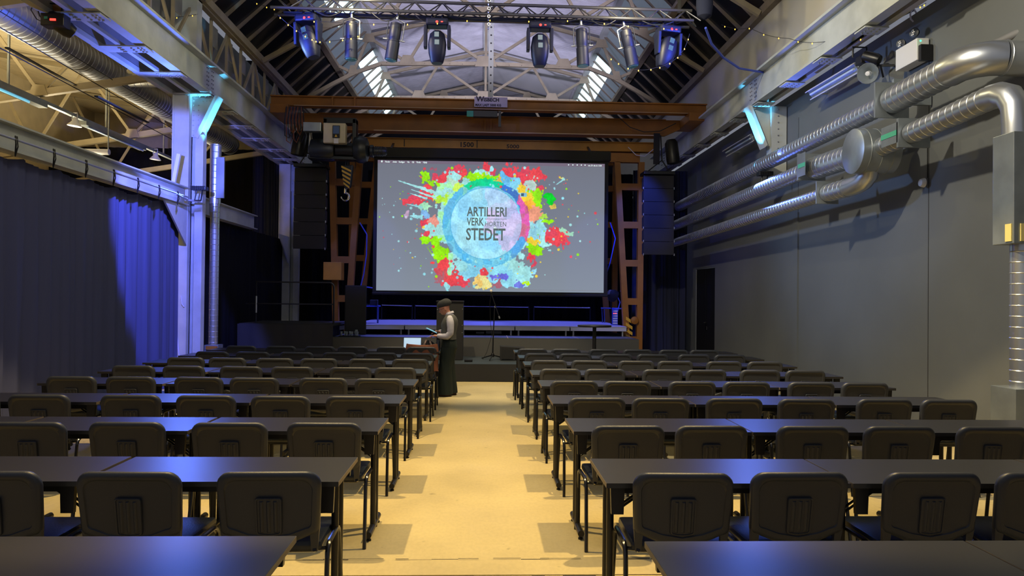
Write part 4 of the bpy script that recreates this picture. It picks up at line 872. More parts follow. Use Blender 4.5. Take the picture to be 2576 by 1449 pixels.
spotlight('floodlight','small black spotlight under the right girder among warm lights',P(2170,140,10),(.5,-.6,-.4),.8,'amber_bulb')
o=MB().tube([P(2297,20,9.4),P(2290,35,9.4),P(2291,48,9.4),P(2297,54,9.4),P(2304,48,9.4),P(2305,32,9.4),P(2297,20,9.4)],.011,8).build('rope_loop','rope_white',smooth=True,loc=P(2297,20,9.4)); tag(o,'white rope loop hanging from the right girder near the top edge','rope')
c=MB()
for k in range(5): a=[P(x+random.uniform(-4,4),y+random.uniform(-3,3),10) for x,y in((2130,120),(2160,95),(2200,75),(2245,50),(2300,25))]; c.tube(a,.01,5)
o=c.build('cable_bunch','cable',smooth=True,loc=P(2200,75,10)); tag(o,'bunch of black cables taped along the right girder','cable')
def ledbar(p,lab):
    p=Vector(p);t=thing('led_uplight',lab,'stage light',p)
    MB().box(p.x-.13,p.x+.13,p.y-.08,p.y+.08,p.z-.05,p.z+.02).build('lamp_body','machine_dark',t,bevel=.01)
    c=MB(); 
    for k in range(8): c.box(p.x-.12+.031*k,p.x-.105+.031*k,p.y-.1,p.y-.08,p.z-.05,p.z+.02)
    c.build('cooling_fin','black_metal',t,kind='stuff'); MB().tube([p+Vector((-.05,0,-.05)),p+Vector((-.08,0,-.22)),p+Vector((.02,.02,-.22)),p+Vector((.05,0,-.05))],.014).build('yoke','black_metal',t)
ledbar((-5.0,13.1,3.5),'dark finned uplight clamped to the blue column'); ledbar((5.05,13.05,3.92),'dark uplight below the cyan-lit bracket above the ducts')
q=[P(x,y,13.0) for x,y in((405,490),(440,492),(480,495),(495,485))]; o=MB().tube([(-5.2,12.6,3.32),(-5.2,13.1,3.28),(-5.02,13.2,3.27)],.02,8).build('clamp_pipe','alu',smooth=True,loc=q[0]); tag(o,'short scaffold pipe holding the uplight on the blue column','pipe')
# spiral conduit and small boxes on column
t=thing('column_duct','vertical ribbed spiral duct running down beside the blue column','duct',(-4.98,13.75,.6))
spiral(MB(),(-4.98,13.8,.55),(-4.98,13.8,3.3),.085,.10).build('duct_pipe','galv',t,smooth=True,ang=24); spiral(MB(),(-4.98,13.8,3.3),(-4.98,13.8,4.4),.10,.12).build('duct_pipe','galv',t,smooth=True,ang=24)
MB().box(-5.1,-4.85,13.7,13.95,.02,.7).build('duct_foot','galv_flat',t); MB().box(-5.06,-4.86,13.66,13.70,.62,.68).build('red_strap','crane_orange',t,label='red strap')
MB().box(-4.92,-4.78,13.68,13.72,3.4,4.15).build('side_plate','galv_flat',t)
t=thing('socket_box','small grey socket boxes and cable low on the blue column','electrical box',(-5.35,13.4,1.6))
MB().box(-5.45,-5.36,13.4,13.46,1.62,1.95).build('box_body','galv_flat',t,bevel=.004); MB().box(-5.44,-5.37,13.38,13.44,1.22,1.4).build('plug_box','black_metal',t,bevel=.004)
MB().tube([(-5.6,13.36,2.2),(-5.52,13.36,2.05),(-5.5,13.36,1.2),(-5.46,13.36,.9),(-5.40,13.36,.4)],.012,6).tube([(-5.4,13.36,1.6),(-5.38,13.36,1.45),(-5.34,13.36,1.4)],.008,6).build('cable','rope_white',t,smooth=True)
# ================================================================== LEFT AISLE
t=thing('aisle_duct','big galvanised spiral duct under the left aisle ceiling','duct',(-7.2,11,5.83))
spiral(MB(),(-7.2,5.5,5.84),(-7.2,21.0,5.84),.27,.13,28,.007).build('duct_pipe','galv_dull',t,smooth=True,ang=24)
spiral(MB(),(-6.95,14.6,5.84),(-5.7,14.6,5.84),.17,.13,24,.006).build('branch_pipe','galv',t,smooth=True,ang=24)
t=thing('lamp_rail','long white lamp rail in the left aisle below the trusses','lamp rail',(-8,14,5.05))
MB().box(-8.04,-7.96,8,21,5.05,5.11).build('rail','galv_flat',t)
for yy in(9.5,12.6,15.8,18.6): MB().box(-8.015,-7.985,yy,yy+.03,5.1,6.4).build('hanger_rod','galv_flat',t)
for k,yy in enumerate((10.6,14.9)):
    t=thing('strip_lamp',('long fluorescent strip lamp at the left edge with bluish tube','fluorescent strip lamp farther along the aisle rail')[k],'lamp',(-8,yy,5))
    MB().box(-8.08,-7.92,yy,yy+(3.0 if k==0 else 2.6),4.97,5.05).build('housing','galv_flat',t); MB().tube([(-7.95,yy+.1,4.95),(-7.95,yy+2.5,4.95)],.02,10).build('tube_glass','tube_light' if k==0 else 'strip_dim',t,smooth=True)
for k,(px,py,Y) in enumerate(((200,305,14.5),(355,375,18.0))):
    p=Vector((-7.93,Y,4.86)); t=thing('bell_lamp',('nearer','farther')[k]+' small white bell lamp hanging from the aisle rail','lamp',p)
    MB().lathe([(.03,.16),(.05,.12),(.06,.08),(.13,.0),(.125,-.01),(.03,.05)],p,(0.1,0,1),16).build('lamp_shade','white_plastic',t,smooth=True); MB().tube([p+Vector((-.05,0,.12)),p+Vector((-.05,0,.25)),p+Vector((.05,0,.25)),p+Vector((.05,0,.12))],.01).build('bracket','white_plastic',t)
p=P(240,382,15); t=thing('roller_case','white tubular blind case hanging below the aisle truss','blind',p); MB().tube([(p.x-.45,15,p.z),(p.x+.27,15,p.z)],.06,14).build('case','white_plastic',t,smooth=True); MB().bar((p.x+.25,15,p.z),(p.x+.25,15,p.z+2.1),.02,.02).build('hanger','galv_flat',t)
for k,(a,b) in enumerate((((-1,28),(430,290)),((-1,68),(445,330)),((-1,120),(435,352)))):
    A=P(a[0],a[1],10);B=P(b[0],b[1],16.4); o=MB().tube([A,B],.008,5).build('stay_wire','cable',loc=A); tag(o,('uppermost','middle','lowest')[k]+' thin dark wire stretched along the left aisle','wire')
for k,(a,b) in enumerate((((17,120),(213,227)),((242,242),(372,308)))):
    A=P(a[0],a[1],10.5);B=P(b[0],b[1],14); o=MB().bar(A,B,.05,.02).build('roof_slot_bar','black_metal',loc=A); tag(o,('nearer','farther')[k]+' dark flat bar under the left aisle ceiling','bar')
p=P(415,410,12.9); o=MB().bar((-5.37,12.9,3.53),(-5.28,12.9,4.05),.06,.05).build('timber_prop','white_plastic',loc=p); tag(o,'short pale timber prop leaning beside the blue column above the beam','timber')
o=MB().box(-5.15,-4.8,22.5,22.55,0.0,4.3).build('light_leak_panel','aisle_board',loc=(-5,22.5,3)); tag(o,'pale strip painted as light leaking between the left stage drapes','panel')  # pale panel stands in for the slit of light between drapes
# ================================================================== TABLES AND CHAIRS
TW,TD,TH=1.212,.545,.745
def make_table():
    t=thing('folding_table','','table')
    MB().box(-TW/2,TW/2,-TD,0,TH-.024,TH).build('tabletop','table_top',t)
    for s_ in(-1,1): MB().box(*sorted((s_*TW/2,s_*(TW/2+.0015))),-TD,0,TH-.023,TH-.001).build('edge_band','table_edge',t,label='light brown edge band')
    for a,b in((-TD+.06,-TD+.09),(-.09,-.06)): MB().box(-TW/2+.1,TW/2-.1,a,b,TH-.064,TH-.024).build('under_frame','table_steel',t)
    for s_ in(-1,1):
        x=s_*(TW/2-.06)
        MB().tube([(x,-TD+.24,.05),(x,-TD+.24,TH-.03)],.019,10).build('leg','table_steel',t,smooth=True); MB().tube([(x,-TD+.36,.05),(x,-TD+.36,TH-.03)],.019,10).build('leg','table_steel',t,smooth=True)
        MB().tube([(x,-TD+.04,.045),(x,-.04,.045)],.022,12).build('foot_bar','table_steel',t,smooth=True)
        for y_ in(-TD+.07,-.07): MB().lathe([(.016,.0),(.016,.012),(.009,.014),(.009,.03)],(x,y_,0),(0,0,1),10).build('foot_pad','matte_black',t)
        MB().prism([(x-.035,TH-.024),(x+.035,TH-.024),(x+.03,TH-.16),(x-.03,TH-.16)],-TD+.03,-TD+.055).build('hinge_bracket','table_steel',t); MB().prism([(x-.035,TH-.024),(x+.035,TH-.024),(x+.03,TH-.09),(x-.03,TH-.09)],-.07,-.045).build('hinge_bracket','table_steel',t)
        for q in(.26,.30): MB().tube([(x-s_*.02,-TD+q,TH-.22),(x-s_*.26,-TD+q,TH-.05)],.007,6).build('stay_rod','chair_tube',t,smooth=True)
    return t
def outline(wt,wb,zt,zb,rt,rb,dip,n=5):
    pts=[]
    for k in range(n+1): a=PI/2*k/n; pts.append((wt-rt+rt*math.cos(a),zt-rt+rt*math.sin(a)))
    for k in range(n+1): a=PI/2+PI/2*k/n; pts.append((-wt+rt+rt*math.cos(a),zt-rt+rt*math.sin(a)))
    for k in range(n+1): a=PI+PI/2*k/n; pts.append((-wb+rb+rb*math.cos(a),zb+rb+rb*math.sin(a)))
    pts.append((-wb*.5,zb-dip*.62)); pts.append((0,zb-dip)); pts.append((wb*.5,zb-dip*.62))
    for k in range(n+1): a=-PI/2+PI/2*k/n; pts.append((wb-rb+rb*math.cos(a),zb+rb+rb*math.sin(a)))
    return pts
def make_chair():
    t=thing('stacking_chair','','chair')
    def W(x,y,z): return (x,y+(.82-z)*.16+.25*x*x,z)
    O=outline(.240,.230,.822,.515,.068,.03,.055,6)
    def ins(d,y): 
        c=(0,.66); q=[]
        for x,z in O:
            sx=(.238-d)/.238; sz=(.165-d)/.165
            q.append(W(x*sx,y,c[1]+(z-c[1])*sz))
        return q
    c=MB(); c.loft([ins(.014,.024),ins(.005,.020),ins(.0,.010),ins(.0,-.004),ins(.004,-.012),ins(.011,-.018),ins(.020,-.020),ins(.036,-.019),ins(.040,-.012),ins(.046,-.011)])
    for s_ in(-1,1): c.hexa([W(s_*.228,-.012,.54),W(s_*.185,-.012,.54),W(s_*.185,.01,.54),W(s_*.228,.01,.54),W(s_*.218,-.008,.43),W(s_*.19,-.008,.43),W(s_*.19,.014,.43),W(s_*.218,.014,.43)])
    bk=c.build('backrest','chair_plastic',t,smooth=True,ang=50)
    c=MB(); pl=outline(.062,.060,.70,.52,.012,.012,.005,3)
    c.loft([[W(x,-.011,z) for x,z in pl],[W(x*.97,-.018,.61+(z-.61)*.97) for x,z in pl],[W(x*.86,-.0185,.61+(z-.61)*.94) for x,z in pl],[W(x*.83,-.014,.61+(z-.61)*.92) for x,z in pl]])
    for x in(-.032,0,.032): c.hexa([W(x-.010,-.013,.53),W(x+.010,-.013,.53),W(x+.010,-.013,.685),W(x-.010,-.013,.685),W(x-.004,-.020,.535),W(x+.004,-.020,.535),W(x+.004,-.020,.68),W(x-.004,-.020,.68)])
    c.build('ribbed_pad','chair_plastic',bk,smooth=True,ang=45)
    MB().box(-.232,.232,.09,.50,.425,.472).build('seat','chair_seat',t,bevel=.02,smooth=True,ang=24)
    for q in(.13,.42): MB().tube([(-.2,q,.415),(.2,q,.415)],.011,6).build('cross_bar','chair_tube',t,smooth=True)
    for s_ in(-1,1):
        x=s_*.258
        MB().tube([(x+s_*.008,.03,.0),(x,.10,.36)]+[(x,q[1],q[2]) for q in arc((0,.165,.385),.062,PI,PI/2,4,'yz')]+[(x,.3,.447)],.0125,8).build('rear_leg','chair_tube',t,smooth=True)
        MB().tube([(x,.3,.447)]+[(x,q[1],q[2]) for q in arc((0,.37,.385),.062,PI/2,0,4,'yz')]+[(x,.44,.36),(x+s_*.008,.5,0)],.0125,8).build('front_leg','chair_tube',t,smooth=True)
        MB().tube([(x,.13,.425),(s_*.205,.13,.42),(s_*.205,.06,.44)],.010,6).build('back_stay','chair_tube',t,smooth=True)
    return t
ORD=['first','second','third','fourth','fifth','sixth','seventh','eighth','ninth']
LY=[2.79,4.14,5.46,6.73,7.98,9.11,10.22,11.32,12.42]; RY=[2.72,4.11,5.48,6.76,7.97,9.04,10.26,11.36,12.45]
REX=[.61,.61,.62,.60,.60,.58,.56,.54,.52]
tb=make_table(); first=True
for side,YS in((-1,LY),(1,RY)):
    for r_,y in enumerate(YS):
        for k in range(3):
            if r_==0 and k==2: continue
            if side<0: x=-.69-TW/2-1.245*k if k==0 else -.69-TW/2-1.24*k
            else: x=REX[r_]+TW/2+1.222*k
            lab='black table, %s from the aisle, %s row from the camera, %s half'%(ORD[k],ORD[r_],'left' if side<0 else 'right')
            o=tb if first else dup(tb)
            first=False; o.location=(x,y+random.uniform(-.006,.006),0); o['label']=lab; o['group']='black tables in rows facing the stage'
            if side>0: o.rotation_euler=(0,0,0)
CH_X={ 'A':([-.99,-1.63,-2.27],[.96,1.53,2.18,2.74]),'B':([-1.02,-1.62,-2.27,-2.88],[.95,1.5,2.17,2.75,3.38]),
'C':([-1.04,-1.64,-2.24,-2.84,-3.56,-4.12],[.95,1.48,2.1,2.7,3.38,3.92]),'D':([-1.03,-1.58,-2.25,-2.8,-3.46,-4.03],[.91,1.44,2.09,2.64,3.3,3.84]),
'E':([-1.0,-1.51,-2.17,-2.75,-3.4,-3.96],[.9,1.42,2.09,2.6,3.24,3.78]),'F':([-.94,-1.5,-2.12,-2.68,-3.29,-3.82],[.87,1.4,2.02,2.54,3.19,3.74]),
'G':([-.94,-1.47,-2.05,-2.66,-3.28,-3.85],[.85,1.36,1.96,2.5,3.12,3.66]),'H':([-.98,-1.46,-2.08,-2.6,-3.22,-3.84],[.79,1.33,1.93,2.48,3.06,3.56])}
CYY={'A':(3.46,3.46),'B':(4.78,4.74),'C':(6.05,6.03),'D':(7.36,7.24),'E':(8.49,8.46),'F':(9.61,9.6),'G':(10.62,10.74),'H':(11.86,11.68)}
chp=make_chair(); first=True
for ri,(k_,(lx,rx)) in enumerate(CH_X.items()):
    for side,xs_ in((0,lx),(1,rx)):
        for i,x in enumerate(xs_):
            lab='black chair, %s from the aisle, %s row from the camera, %s half'%(ORD[i],ORD[ri],('left','right')[side])
            if k_=='H' and side==0 and i==0: lab='black chair nearest the aisle in the farthest left row, draped with the brown coat'
            o=chp if first else dup(chp)
            first=False; o.location=(x,CYY[k_][side]+random.uniform(-.015,.015),0); o.rotation_euler=(0,0,random.uniform(-.03,.03)); o['label']=lab; o['group']='black chairs in rows'
# ================================================================== SMALL THINGS NEAR THE STAGE
t=thing('bistro_table','black round standing table right of the aisle before the stage','table',(2.07,13.6,0))
MB().lathe([(.1,1.09),(.31,1.10),(.315,1.115),(.31,1.13),(.02,1.132)],(2.07,13.6,0),n=32).build('tabletop','black_metal',t,smooth=True); MB().tube([(2.07,13.6,.03),(2.07,13.6,1.1)],.035,14).build('pole','black_metal',t,smooth=True); MB().lathe([(.24,0),(.24,.015),(.06,.03),(.04,.06)],(2.07,13.6,0),n=28).build('base','black_metal',t,smooth=True)
t=thing('lectern','black boxy lectern standing behind the person on the low platform','lectern',(-.675,15.1,.34))
MB().box(-.945,-.405,15.0,15.4,.345,1.52).build('body','matte_black',t,bevel=.006); MB().box(-.955,-.395,14.98,15.42,1.52,1.545).build('top','black_metal',t)
MB().dots([(-.42,14.998,z) for z in(.9,1.05,1.38)]+[(-.93,14.998,1.37)],(0,-1,0),.008,.004).build('screw','alu',t,kind='stuff')
t=thing('microphone_stand','black microphone stand with boom on the low platform','microphone stand',(.21,15.17,.34))
x0,y0=.205,15.15
for a in(0.3,2.4,4.5): MB().tube([(x0,y0,.44),(x0+.3*math.cos(a),y0+.3*math.sin(a),.355)],.011,6).build('leg','black_metal',t,smooth=True)
MB().tube([(x0,y0,.42),(x0+.01,y0,.85),(x0+.03,y0,1.42)],[.016,.013,.010],10).build('pole','black_metal',t,smooth=True); MB().lathe([(.03,0),(.035,.05),(.02,.08)],(x0,y0,.4),n=12).build('hub','black_metal',t,smooth=True)
MB().tube([(x0+.12,y0,1.24),(x0+.05,y0-.02,1.44),(x0-.04,y0-.08,1.70)],.009,8).build('boom','black_metal',t,smooth=True); MB().lathe([(.015,-.02),(.02,.0),(.015,.03)],(x0+.04,y0,1.43),(0,1,0),10).build('boom_clutch','alu',t,smooth=True)
MB().tube([(x0+.12,y0,1.24),(x0+.135,y0,1.19)],.016,8).build('counterweight','alu',t,smooth=True)
mc=MB().tube([(x0-.04,y0-.08,1.68),(x0-.045,y0-.1,1.73)],[.012,.018],10).build('microphone','black_metal',t,smooth=True); MB().lathe([(.01,-.03),(.026,-.015),(.028,.005),(.015,.028),(.002,.03)],(x0-.046,y0-.105,1.76),n=12).build('grille','white_plastic',mc,smooth=True)
MB().tube([(x0-.045,y0-.09,1.69),(x0-.07,y0-.04,1.5),(x0-.05,y0,1.1),(x0-.02,y0-.02,.85),(x0-.12,y0-.02,.5),(x0-.2,y0-.05,.35)],.005,6).build('mic_cable','cable',t,smooth=True)
t=thing('monitor_wedge','open-fronted black stage monitor box on the low platform','loudspeaker',(.58,15.2,.34))
MB().prism([(.36,.345),(.86,.345),(.86,.60),(.36,.63)],15.0,15.35).build('cabinet','riser_cloth',t,bevel=.008); MB().box(.39,.62,14.99,15.0,.37,.60).build('grille','matte_black',t); MB().box(.66,.84,14.992,15.0,.37,.59).build('side_panel','black_metal',t)
o=MB().box(-.36,-.2,14.6,14.7,.345,.39).build('foot_switch','black_metal',bevel=.01,loc=(-.28,14.65,.345)); tag(o,'small black box lying on the low platform by the lectern','box')
# laptop, bag, bottle, coat
LX=-1.16; LYY=12.15
t=thing('laptop','open laptop with bright screen on the farthest left table','laptop',(LX,LYY,.745))
MB().box(LX-.15,LX+.15,LYY-.2,LYY+.0,.748,.762).build('keyboard_base','black_metal',t,bevel=.003)
c=MB(); c.hexa([(LX-.15,LYY+.01,.762),(LX+.15,LYY+.01,.762),(LX+.15,LYY+.02,.762),(LX-.15,LYY+.02,.762),(LX-.15,LYY+.06,.955),(LX+.15,LYY+.06,.955),(LX+.15,LYY+.07,.955),(LX-.15,LYY+.07,.955)]); ld=c.build('lid','black_metal',t)
MB().hexa([(LX-.14,LYY+.006,.768),(LX+.14,LYY+.006,.768),(LX+.14,LYY+.01,.768),(LX-.14,LYY+.01,.768),(LX-.14,LYY+.055,.948),(LX+.14,LYY+.055,.948),(LX+.14,LYY+.06,.948),(LX-.14,LYY+.06,.948)]).build('display','laptop_screen',ld)
BX=-.90;BY=12.2
t=thing('backpack','small black backpack with greyish straps lying on the far left table','bag',(BX,BY,.748))
rg=[]
for k in range(9):
    v=k/8; r_=.14*math.sin(PI*min(1,.35+v*.65))**.6; zz=.748+.16*v; rg.append([(BX+r_*1.0*math.cos(a),BY+.10*math.sin(a)*(r_/.14),zz+.005*math.sin(3*a)) for a in[2*PI*i/18 for i in range(18)]])
MB().loft(rg).build('bag_body','bag_black',t,smooth=True)
for s_ in(-1,1): MB().tube([(BX+s_*.03,BY-.05,.91),(BX+s_*.045,BY-.11,.87),(BX+s_*.07,BY-.12,.79)],.016,6).build('strap','bag_strap',t,smooth=True)
t=thing('water_bottle','grey drinking bottle on the far left table beside the person','bottle',(-.74,12.25,.748)); MB().lathe([(.034,0),(.036,.13),(.022,.16),(.02,.17)],(-.74,12.25,.748),n=14).build('bottle_body','bottle_grey',t,smooth=True); MB().lathe([(.024,.17),(.024,.21),(.01,.215)],(-.74,12.25,.748),n=12).build('cap','black_metal',t,smooth=True)
CX_,CYc=-.98,11.86; rg=[]
for k in range(8):
    v=k/7; z=.855-.42*v; hw=.246+.012*math.sin(v*6)+.03*v; th_=.03+.035*v+.008*math.sin(v*9)
    rg.append([(CX_+hw*math.cos(a)*(1+.02*math.sin(9*a+v*3)),CYc+.03+(.09*(1-v)*.3)+th_*math.sin(a)*(1+.25*math.sin(9*a+v*2)),z+.018*(math.cos(2*a))*(1-v)) for a in[2*PI*i/36 for i in range(36)]])
o=MB().loft(rg).build('coat','coat',smooth=True,loc=(CX_,CYc,.86)); tag(o,'reddish brown coat draped over the far left chair back','coat')
# ---- stage side gear
def gear(name,lab,x,Y,items):
    t=thing(name,lab,'stage equipment',(x,Y,.96)); return t
t=gear('music_stand','blue-lit stand with crumpled dark cloth and cables at the right stage corner',2.9,18.3,0)
q=lambda px,py,Y=18.3:P(px,py,Y)
rg=[[tuple(q(1541,729)+Vector((.13*(1+.25*math.sin(3*a+k))*math.cos(a)*w_,.1*math.sin(a)*w_,-.06*k))) for a in[2*PI*i/12 for i in range(12)]] for k,w_ in enumerate((.6,1,1.1,.95,.8,.35))]
MB().loft(rg).build('cloth_bundle','matte_black',t,smooth=True)
MB().tube([q(1537,735),q(1538,815)],.018).build('pole','black_metal',t); MB().tube([q(1512,775),q(1572,777)],.016).build('cross_bar','cable_blue_lit_gear',t); MB().tube([q(1514,775),q(1516,812)],.012).tube([q(1520,775),q(1521,812)],.012).tube([q(1572,760),q(1573,815)],.012).build('upright','cable_blue_lit_gear',t)
MB().tube([q(1548,735),q(1560,760),q(1552,790),q(1545,812)],.014).tube([q(1560,732),q(1572,735),q(1574,800)],.01).build('cable','cable_blue_lit_gear',t,smooth=True)
t=thing('power_rack','small equipment rack with white labels and red lights, right stage edge','stage equipment',(3.15,18.2,.96))
A=q(1541,778,18.2);B=q(1554,820,18.2); MB().box(A.x,B.x,18.2,18.4,B.z,A.z).build('rack_case','cable_blue_lit_gear',t,bevel=.004)
for k in range(6): z=A.z-.03-.06*k; MB().box(A.x+.01,B.x-.01,18.19,18.2,z-.035,z).build('rack_module','lavender_metal',t)
for k in range(2): MB().dots([(A.x+.03+.05*k,18.188,A.z-.1)],(0,-1,0),.012,.01).build('indicator','red_led',t)
t=thing('equipment_table','small dark table with blue-lit gear at the left stage edge','stage equipment',(-2.7,18.3,.96))
A=P(905,768,18.3);B=P(955,772,18.3)
MB().box(A.x,B.x,18.1,18.5,A.z-.03,A.z).build('tabletop','cable_blue_lit_gear',t); 
for x in(A.x+.02,B.x-.02): MB().bar((x,18.15,.96),(x,18.15,A.z),.04,.04).build('leg','cable_blue_lit_gear',t)
MB().box(B.x-.22,B.x-.04,18.15,18.35,A.z,A.z+.14).build('mixer_box','mover_body',t,bevel=.01); MB().box(A.x+.02,B.x-.25,18.15,18.4,A.z,A.z+.03).build('flat_case','black_metal',t)
MB().tube([P(912,720,18.3),P(910,752,18.3),P(912,768,18.3)],.012).tube([P(920,722,18.3),P(940,725,18.3)],.014).tube([P(903,775,18.3),P(908,800,18.3),P(900,815,18.3)],.014).build('cable','cable_blue_lit_gear',t,smooth=True)
# ================================================================== PERSON
PX,PY=-.60,12.2
t=thing('person','person in dark beanie, white shirt, grey waistcoat and wide green trousers, reading a tablet','person',(PX,PY,0))
def skinmesh(name,nodes,edges,mt,parent,levels=2):
    me=D.meshes.new(name); me.from_pydata([tuple(Vector(n[0])-OFF[parent]) for n in nodes],edges,[]); me.update()
    o=D.objects.new(name,me); link(o,parent); me.materials.append(M[mt])
    sk=o.modifiers.new('skin','SKIN'); sk.use_smooth_shade=True
    for i,n in enumerate(nodes):
        r_=n[1]; me.skin_vertices[0].data[i].radius=(r_,r_) if not isinstance(r_,tuple) else r_
    me.skin_vertices[0].data[0].use_root=True
    ss=o.modifiers.new('sub','SUBSURF'); ss.levels=levels; ss.render_levels=levels
    return o
# faces -X (towards the left of the picture), head bowed; y = away from camera
X=lambda x,y,z:(PX+x,PY+y,z)
N=[(X(.04,0,.84),(.07,.10)),(X(.04,0,1.0),(.07,.10)),(X(.05,0,1.16),(.08,.11)),(X(.055,0,1.26),(.06,.10)),(X(.04,0,1.33),.045),(X(-.005,0,1.40),.048),
   (X(.06,-.16,1.255),.036),(X(.07,-.21,1.02),.034),(X(-.05,-.165,.985),.028),(X(-.155,-.10,.99),.024),
   (X(.06,.16,1.255),.036),(X(.055,.20,1.055),.034),(X(-.07,.10,1.045),.026),(X(-.13,.03,1.05),.024),
   (X(.03,-.08,.76),.07),(X(.0,-.09,.45),.06),(X(.02,-.09,.10),.04),(X(-.08,-.09,.045),.035),
   (X(.04,.08,.76),.07),(X(.01,.1,.45),.06),(X(.05,.1,.10),.04),(X(-.05,.1,.045),.035)]
E_=[(0,1),(1,2),(2,3),(3,4),(4,5),(3,6),(6,7),(7,8),(8,9),(3,10),(10,11),(11,12),(12,13),(0,14),(14,15),(15,16),(16,17),(0,18),(18,19),(19,20),(20,21)]
body=skinmesh('body',N,E_,'skin',t,1)
def ell(c,rx,ry,n=20,ax=(1,0,0),ay=(0,1,0),pw=1.0):
    c=Vector(c);ax=Vector(ax);ay=Vector(ay); return [tuple(c+ax*(rx*math.copysign(abs(math.cos(a))**pw,math.cos(a)))+ay*(ry*math.copysign(abs(math.sin(a))**pw,math.sin(a)))) for a in[2*PI*i/n for i in range(n)]]
# head: loft along a bowed axis with face profile
hc=Vector(X(-.035,0,1.44)); tilt=math.radians(24); hd=Matrix.Rotation(-tilt,3,'Y')
def hp(x,y,z): return tuple(hc+hd@Vector((x,y,z)))
prof=[(-.105,.000,.040,.040),(-.09,-.012,.058,.048),(-.07,-.015,.070,.056),(-.045,-.012,.078,.062),(-.02,-.008,.084,.067),(.01,.0,.090,.071),(.04,.004,.094,.073),(.075,.006,.088,.070),(.10,.008,.066,.054),(.115,.008,.030,.026)]
rg=[]
for z,cx,rx,ry in prof:
    ring=[]
    for i in range(28):
        a=2*PI*i/28; x=cx+rx*math.cos(a); y=ry*math.sin(a)
        fr=max(0,-math.cos(a))
        nose=.026*max(0,1-abs(z+.02)/.03)*max(0,1-abs(y)/.022)*(fr>.8); brow=.006*max(0,1-abs(z-.02)/.015)*fr; lip=.007*max(0,1-abs(z+.062)/.014)*max(0,1-abs(y)/.035)*(fr>.7)
        eye=-.008*max(0,1-abs(z-.004)/.014)*max(0,1-abs(abs(y)-.03)/.018)*(fr>.5)
        ring.append(hp(x-nose-brow-lip-eye,y,z))
    rg.append(ring)
hd_=MB().loft(rg).build('head','skin',t,smooth=True,ang=80)
MB().tube([X(.03,0,1.33),hp(.015,0,-.06)],[.052,.05],14).build('neck','skin',t,smooth=True)
for s_ in(-1,1):
    MB().lathe([(.004,-.004),(.011,-.002),(.011,.003),(.004,.005)],hp(-.082,s_*.03,.004),(-1,s_*.3,0),10).build('eye','white_plastic',hd_,smooth=True)
    MB().loft([ell(hp(.012,s_*.072,-.005),.018,.030,12,hd@Vector((1,0,.1)),hd@Vector((0,0,1))),ell(hp(.014,s_*.082,-.003),.020,.032,12,hd@Vector((1,0,.1)),hd@Vector((0,0,1)))]).build('ear','skin',hd_,smooth=True)
    MB().tube([hp(-.092+.0*k,s_*.03+.019*math.cos(q),.004+.016*math.sin(q)) for k,q in enumerate([2*PI*i/12 for i in range(13)])],.002,5).tube([hp(-.088,s_*.05,.008),hp(-.0,s_*.076,.008)],.002,5).build('glasses','black_metal',hd_)
MB().tube([hp(-.078,-.022,-.064),hp(-.084,0,-.064),hp(-.078,.022,-.064)],.004,6).build('mouth','coat',hd_,smooth=True)
rg=[]
for z,cx,rx,ry in((.030,.004,.098,.078),(.036,.006,.103,.082),(.052,.010,.106,.085),(.075,.022,.112,.088),(.098,.034,.112,.086),(.118,.042,.102,.078),(.134,.048,.080,.064),(.145,.052,.048,.042),(.149,.054,.012,.012)):
    rg.append([hp(cx+rx*math.cos(a)*(1+.010*math.sin(7*a+z*60)),ry*math.sin(a)*(1+.012*math.sin(9*a)),z+(-.020*math.cos(a)-.030*max(0,math.cos(a))*min(1,z/.1))*(rx/.112)**2) for a in[2*PI*i/30 for i in range(30)]])
MB().loft(rg).build('beanie','beanie',t,smooth=True,ang=80)
# waistcoat
rg=[]
for z,cx,rx,ry in((.93,.045,.118,.165),(.96,.04,.122,.160),(1.03,.04,.118,.150),(1.10,.042,.130,.158),(1.18,.048,.140,.168),(1.25,.058,.125,.170),(1.30,.06,.098,.150),(1.335,.055,.07,.09)):
    rg.append(ell(X(cx,0,z),rx,ry,28,pw=.85))
MB().loft(rg).build('waistcoat','vest',t,smooth=True,ang=80)
c=MB(); c.loft([ell(X(.045,0,1.315),.075,.085,20),ell(X(.04,0,1.355),.066,.068,20,(1,0,.3)),ell(X(.042,0,1.385),.060,.062,20,(1,0,.3)),ell(X(.042,0,1.380),.066,.070,20,(1,0,.3)),ell(X(.045,0,1.35),.076,.080,20,(1,0,.3))],caps=False); c.build('shirt_collar','shirt',t,smooth=True)
for s_,nd in((-1,[(X(.055,-.13,1.30),.040),(X(.06,-.17,1.265),.056),(X(.068,-.19,1.21),.062),(X(.075,-.205,1.12),.056),(X(.072,-.21,1.04),.054),(X(.02,-.20,.985),.052),(X(-.05,-.165,.985),.046),(X(-.115,-.13,.99),.040),(X(-.135,-.12,.99),.034)]),
             (1,[(X(.055,.13,1.30),.040),(X(.06,.17,1.265),.056),(X(.065,.19,1.21),.060),(X(.07,.20,1.12),.056),(X(.06,.2,1.06),.054),(X(.0,.18,1.03),.050),(X(-.07,.10,1.045),.043),(X(-.12,.05,1.05),.036)])):
    pts=[];rr=[]
    for a,b in zip(nd,nd[1:]):
        for q in range(4): u=q/4; pts.append(Vector(a[0]).lerp(Vector(b[0]),u)); rr.append((a[1]+(b[1]-a[1])*u)*(1+.018*math.sin(len(pts)*1.9)))
    pts.append(Vector(nd[-1][0])); rr.append(nd[-1][1])
    MB().tube(pts,rr,16).build('sleeve','shirt',t,smooth=True,ang=80)
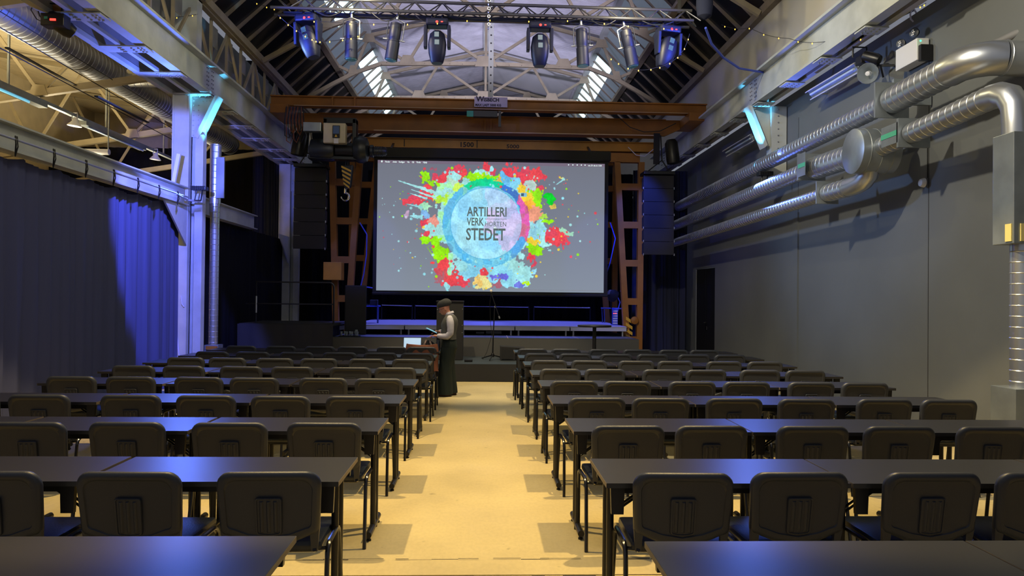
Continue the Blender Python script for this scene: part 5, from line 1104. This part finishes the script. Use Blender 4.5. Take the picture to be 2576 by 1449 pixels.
# trousers: hips + two wide legs
c=MB()
c.loft([ell(X(.04,0,.955),.112,.155,24),ell(X(.04,0,.90),.125,.165,24),ell(X(.045,0,.82),.135,.17,24),ell(X(.04,0,.74),.125,.165,24)])
def leg_l(yc,pts): c.loft([[ (p[0]+0*0,p[1],p[2]) for p in [(q[0]*(1)+.006*math.sin(8*i/24*2*PI+z*7),q[1],q[2]) for i,q in enumerate(ell(X(x,yc,z),rx,ry,24))]] for z,x,rx,ry in pts])
leg_l(-.08,[(.80,.04,.125,.10),(.70,.025,.118,.10),(.55,.0,.105,.095),(.40,-.01,.105,.095),(.25,-.015,.118,.105),(.10,-.018,.132,.115),(.035,-.02,.138,.118)])
leg_l(.085,[(.80,.045,.125,.10),(.70,.04,.112,.10),(.55,.035,.10,.095),(.40,.045,.10,.095),(.25,.055,.105,.10),(.10,.07,.112,.105),(.04,.075,.115,.108)])
c.build('trousers','trousers',t,smooth=True,ang=80)
for s_,x in((-1,-.02),(1,.06)):
    MB().loft([ell(X(x-.02,s_*.09,.002),.13,.045,18,pw=.8),ell(X(x-.02,s_*.09,.03),.132,.047,18,pw=.8),ell(X(x+.0,s_*.09,.055),.10,.042,18),ell(X(x+.03,s_*.09,.075),.06,.038,18)]).build('shoe','shoe',t,smooth=True)
# hands: palm + five fingers as one skinned surface
def hand(nm,w,fwd,side_,up):
    w=Vector(w);f=Vector(fwd).normalized();u=Vector(up).normalized();s=f.cross(u).normalized()*side_
    nodes=[(w,.019),(w+f*.045,.024),(w+f*.075,.020)];ed=[(0,1),(1,2)]
    for k,(off,L) in enumerate(((.030,.068),(.011,.076),(-.009,.070),(-.027,.056))):
        b=len(nodes); nodes.append((w+f*.082+s*off,.0095)); nodes.append((w+f*(.082+L*.45)+s*off*1.05-u*.006,.0085)); nodes.append((w+f*(.082+L*.75)+s*off*1.05-u*.022,.008)); nodes.append((w+f*(.082+L*.85)+s*off-u*.04,.0065))
        ed+= [(1,b),(b,b+1),(b+1,b+2),(b+2,b+3)]
    b=len(nodes); nodes+= [(w+f*.035+s*.032+u*.008,.011),(w+f*.065+s*.045+u*.018,.0095),(w+f*.092+s*.036+u*.022,.008)]; ed+=[(1,b),(b,b+1),(b+1,b+2)]
    return skinmesh(nm,nodes,ed,'skin',t,1)
hand('hand',X(-.13,-.115,.985),(-1,.25,.05),1,(0,0,1)); hand('hand',X(-.12,.05,1.05),(-1,-.45,.0),-1,(0,0,1))
tp=thing('tablet','light blue lit tablet held in the hands of the person','tablet',X(-.25,-.02,1.07))
R_=Matrix.Translation(Vector(X(-.245,-.03,1.075)))@Matrix.Rotation(math.radians(24),4,'Y')
MB().box(-.10,.10,-.075,.075,-.005,.004,R_).build('tablet_case','black_metal',tp,bevel=.002); MB().box(-.092,.092,-.068,.068,.004,.006,R_).box(-.10,.10,-.076,-.075,-.003,.003,R_).build('display','tablet_screen',tp)
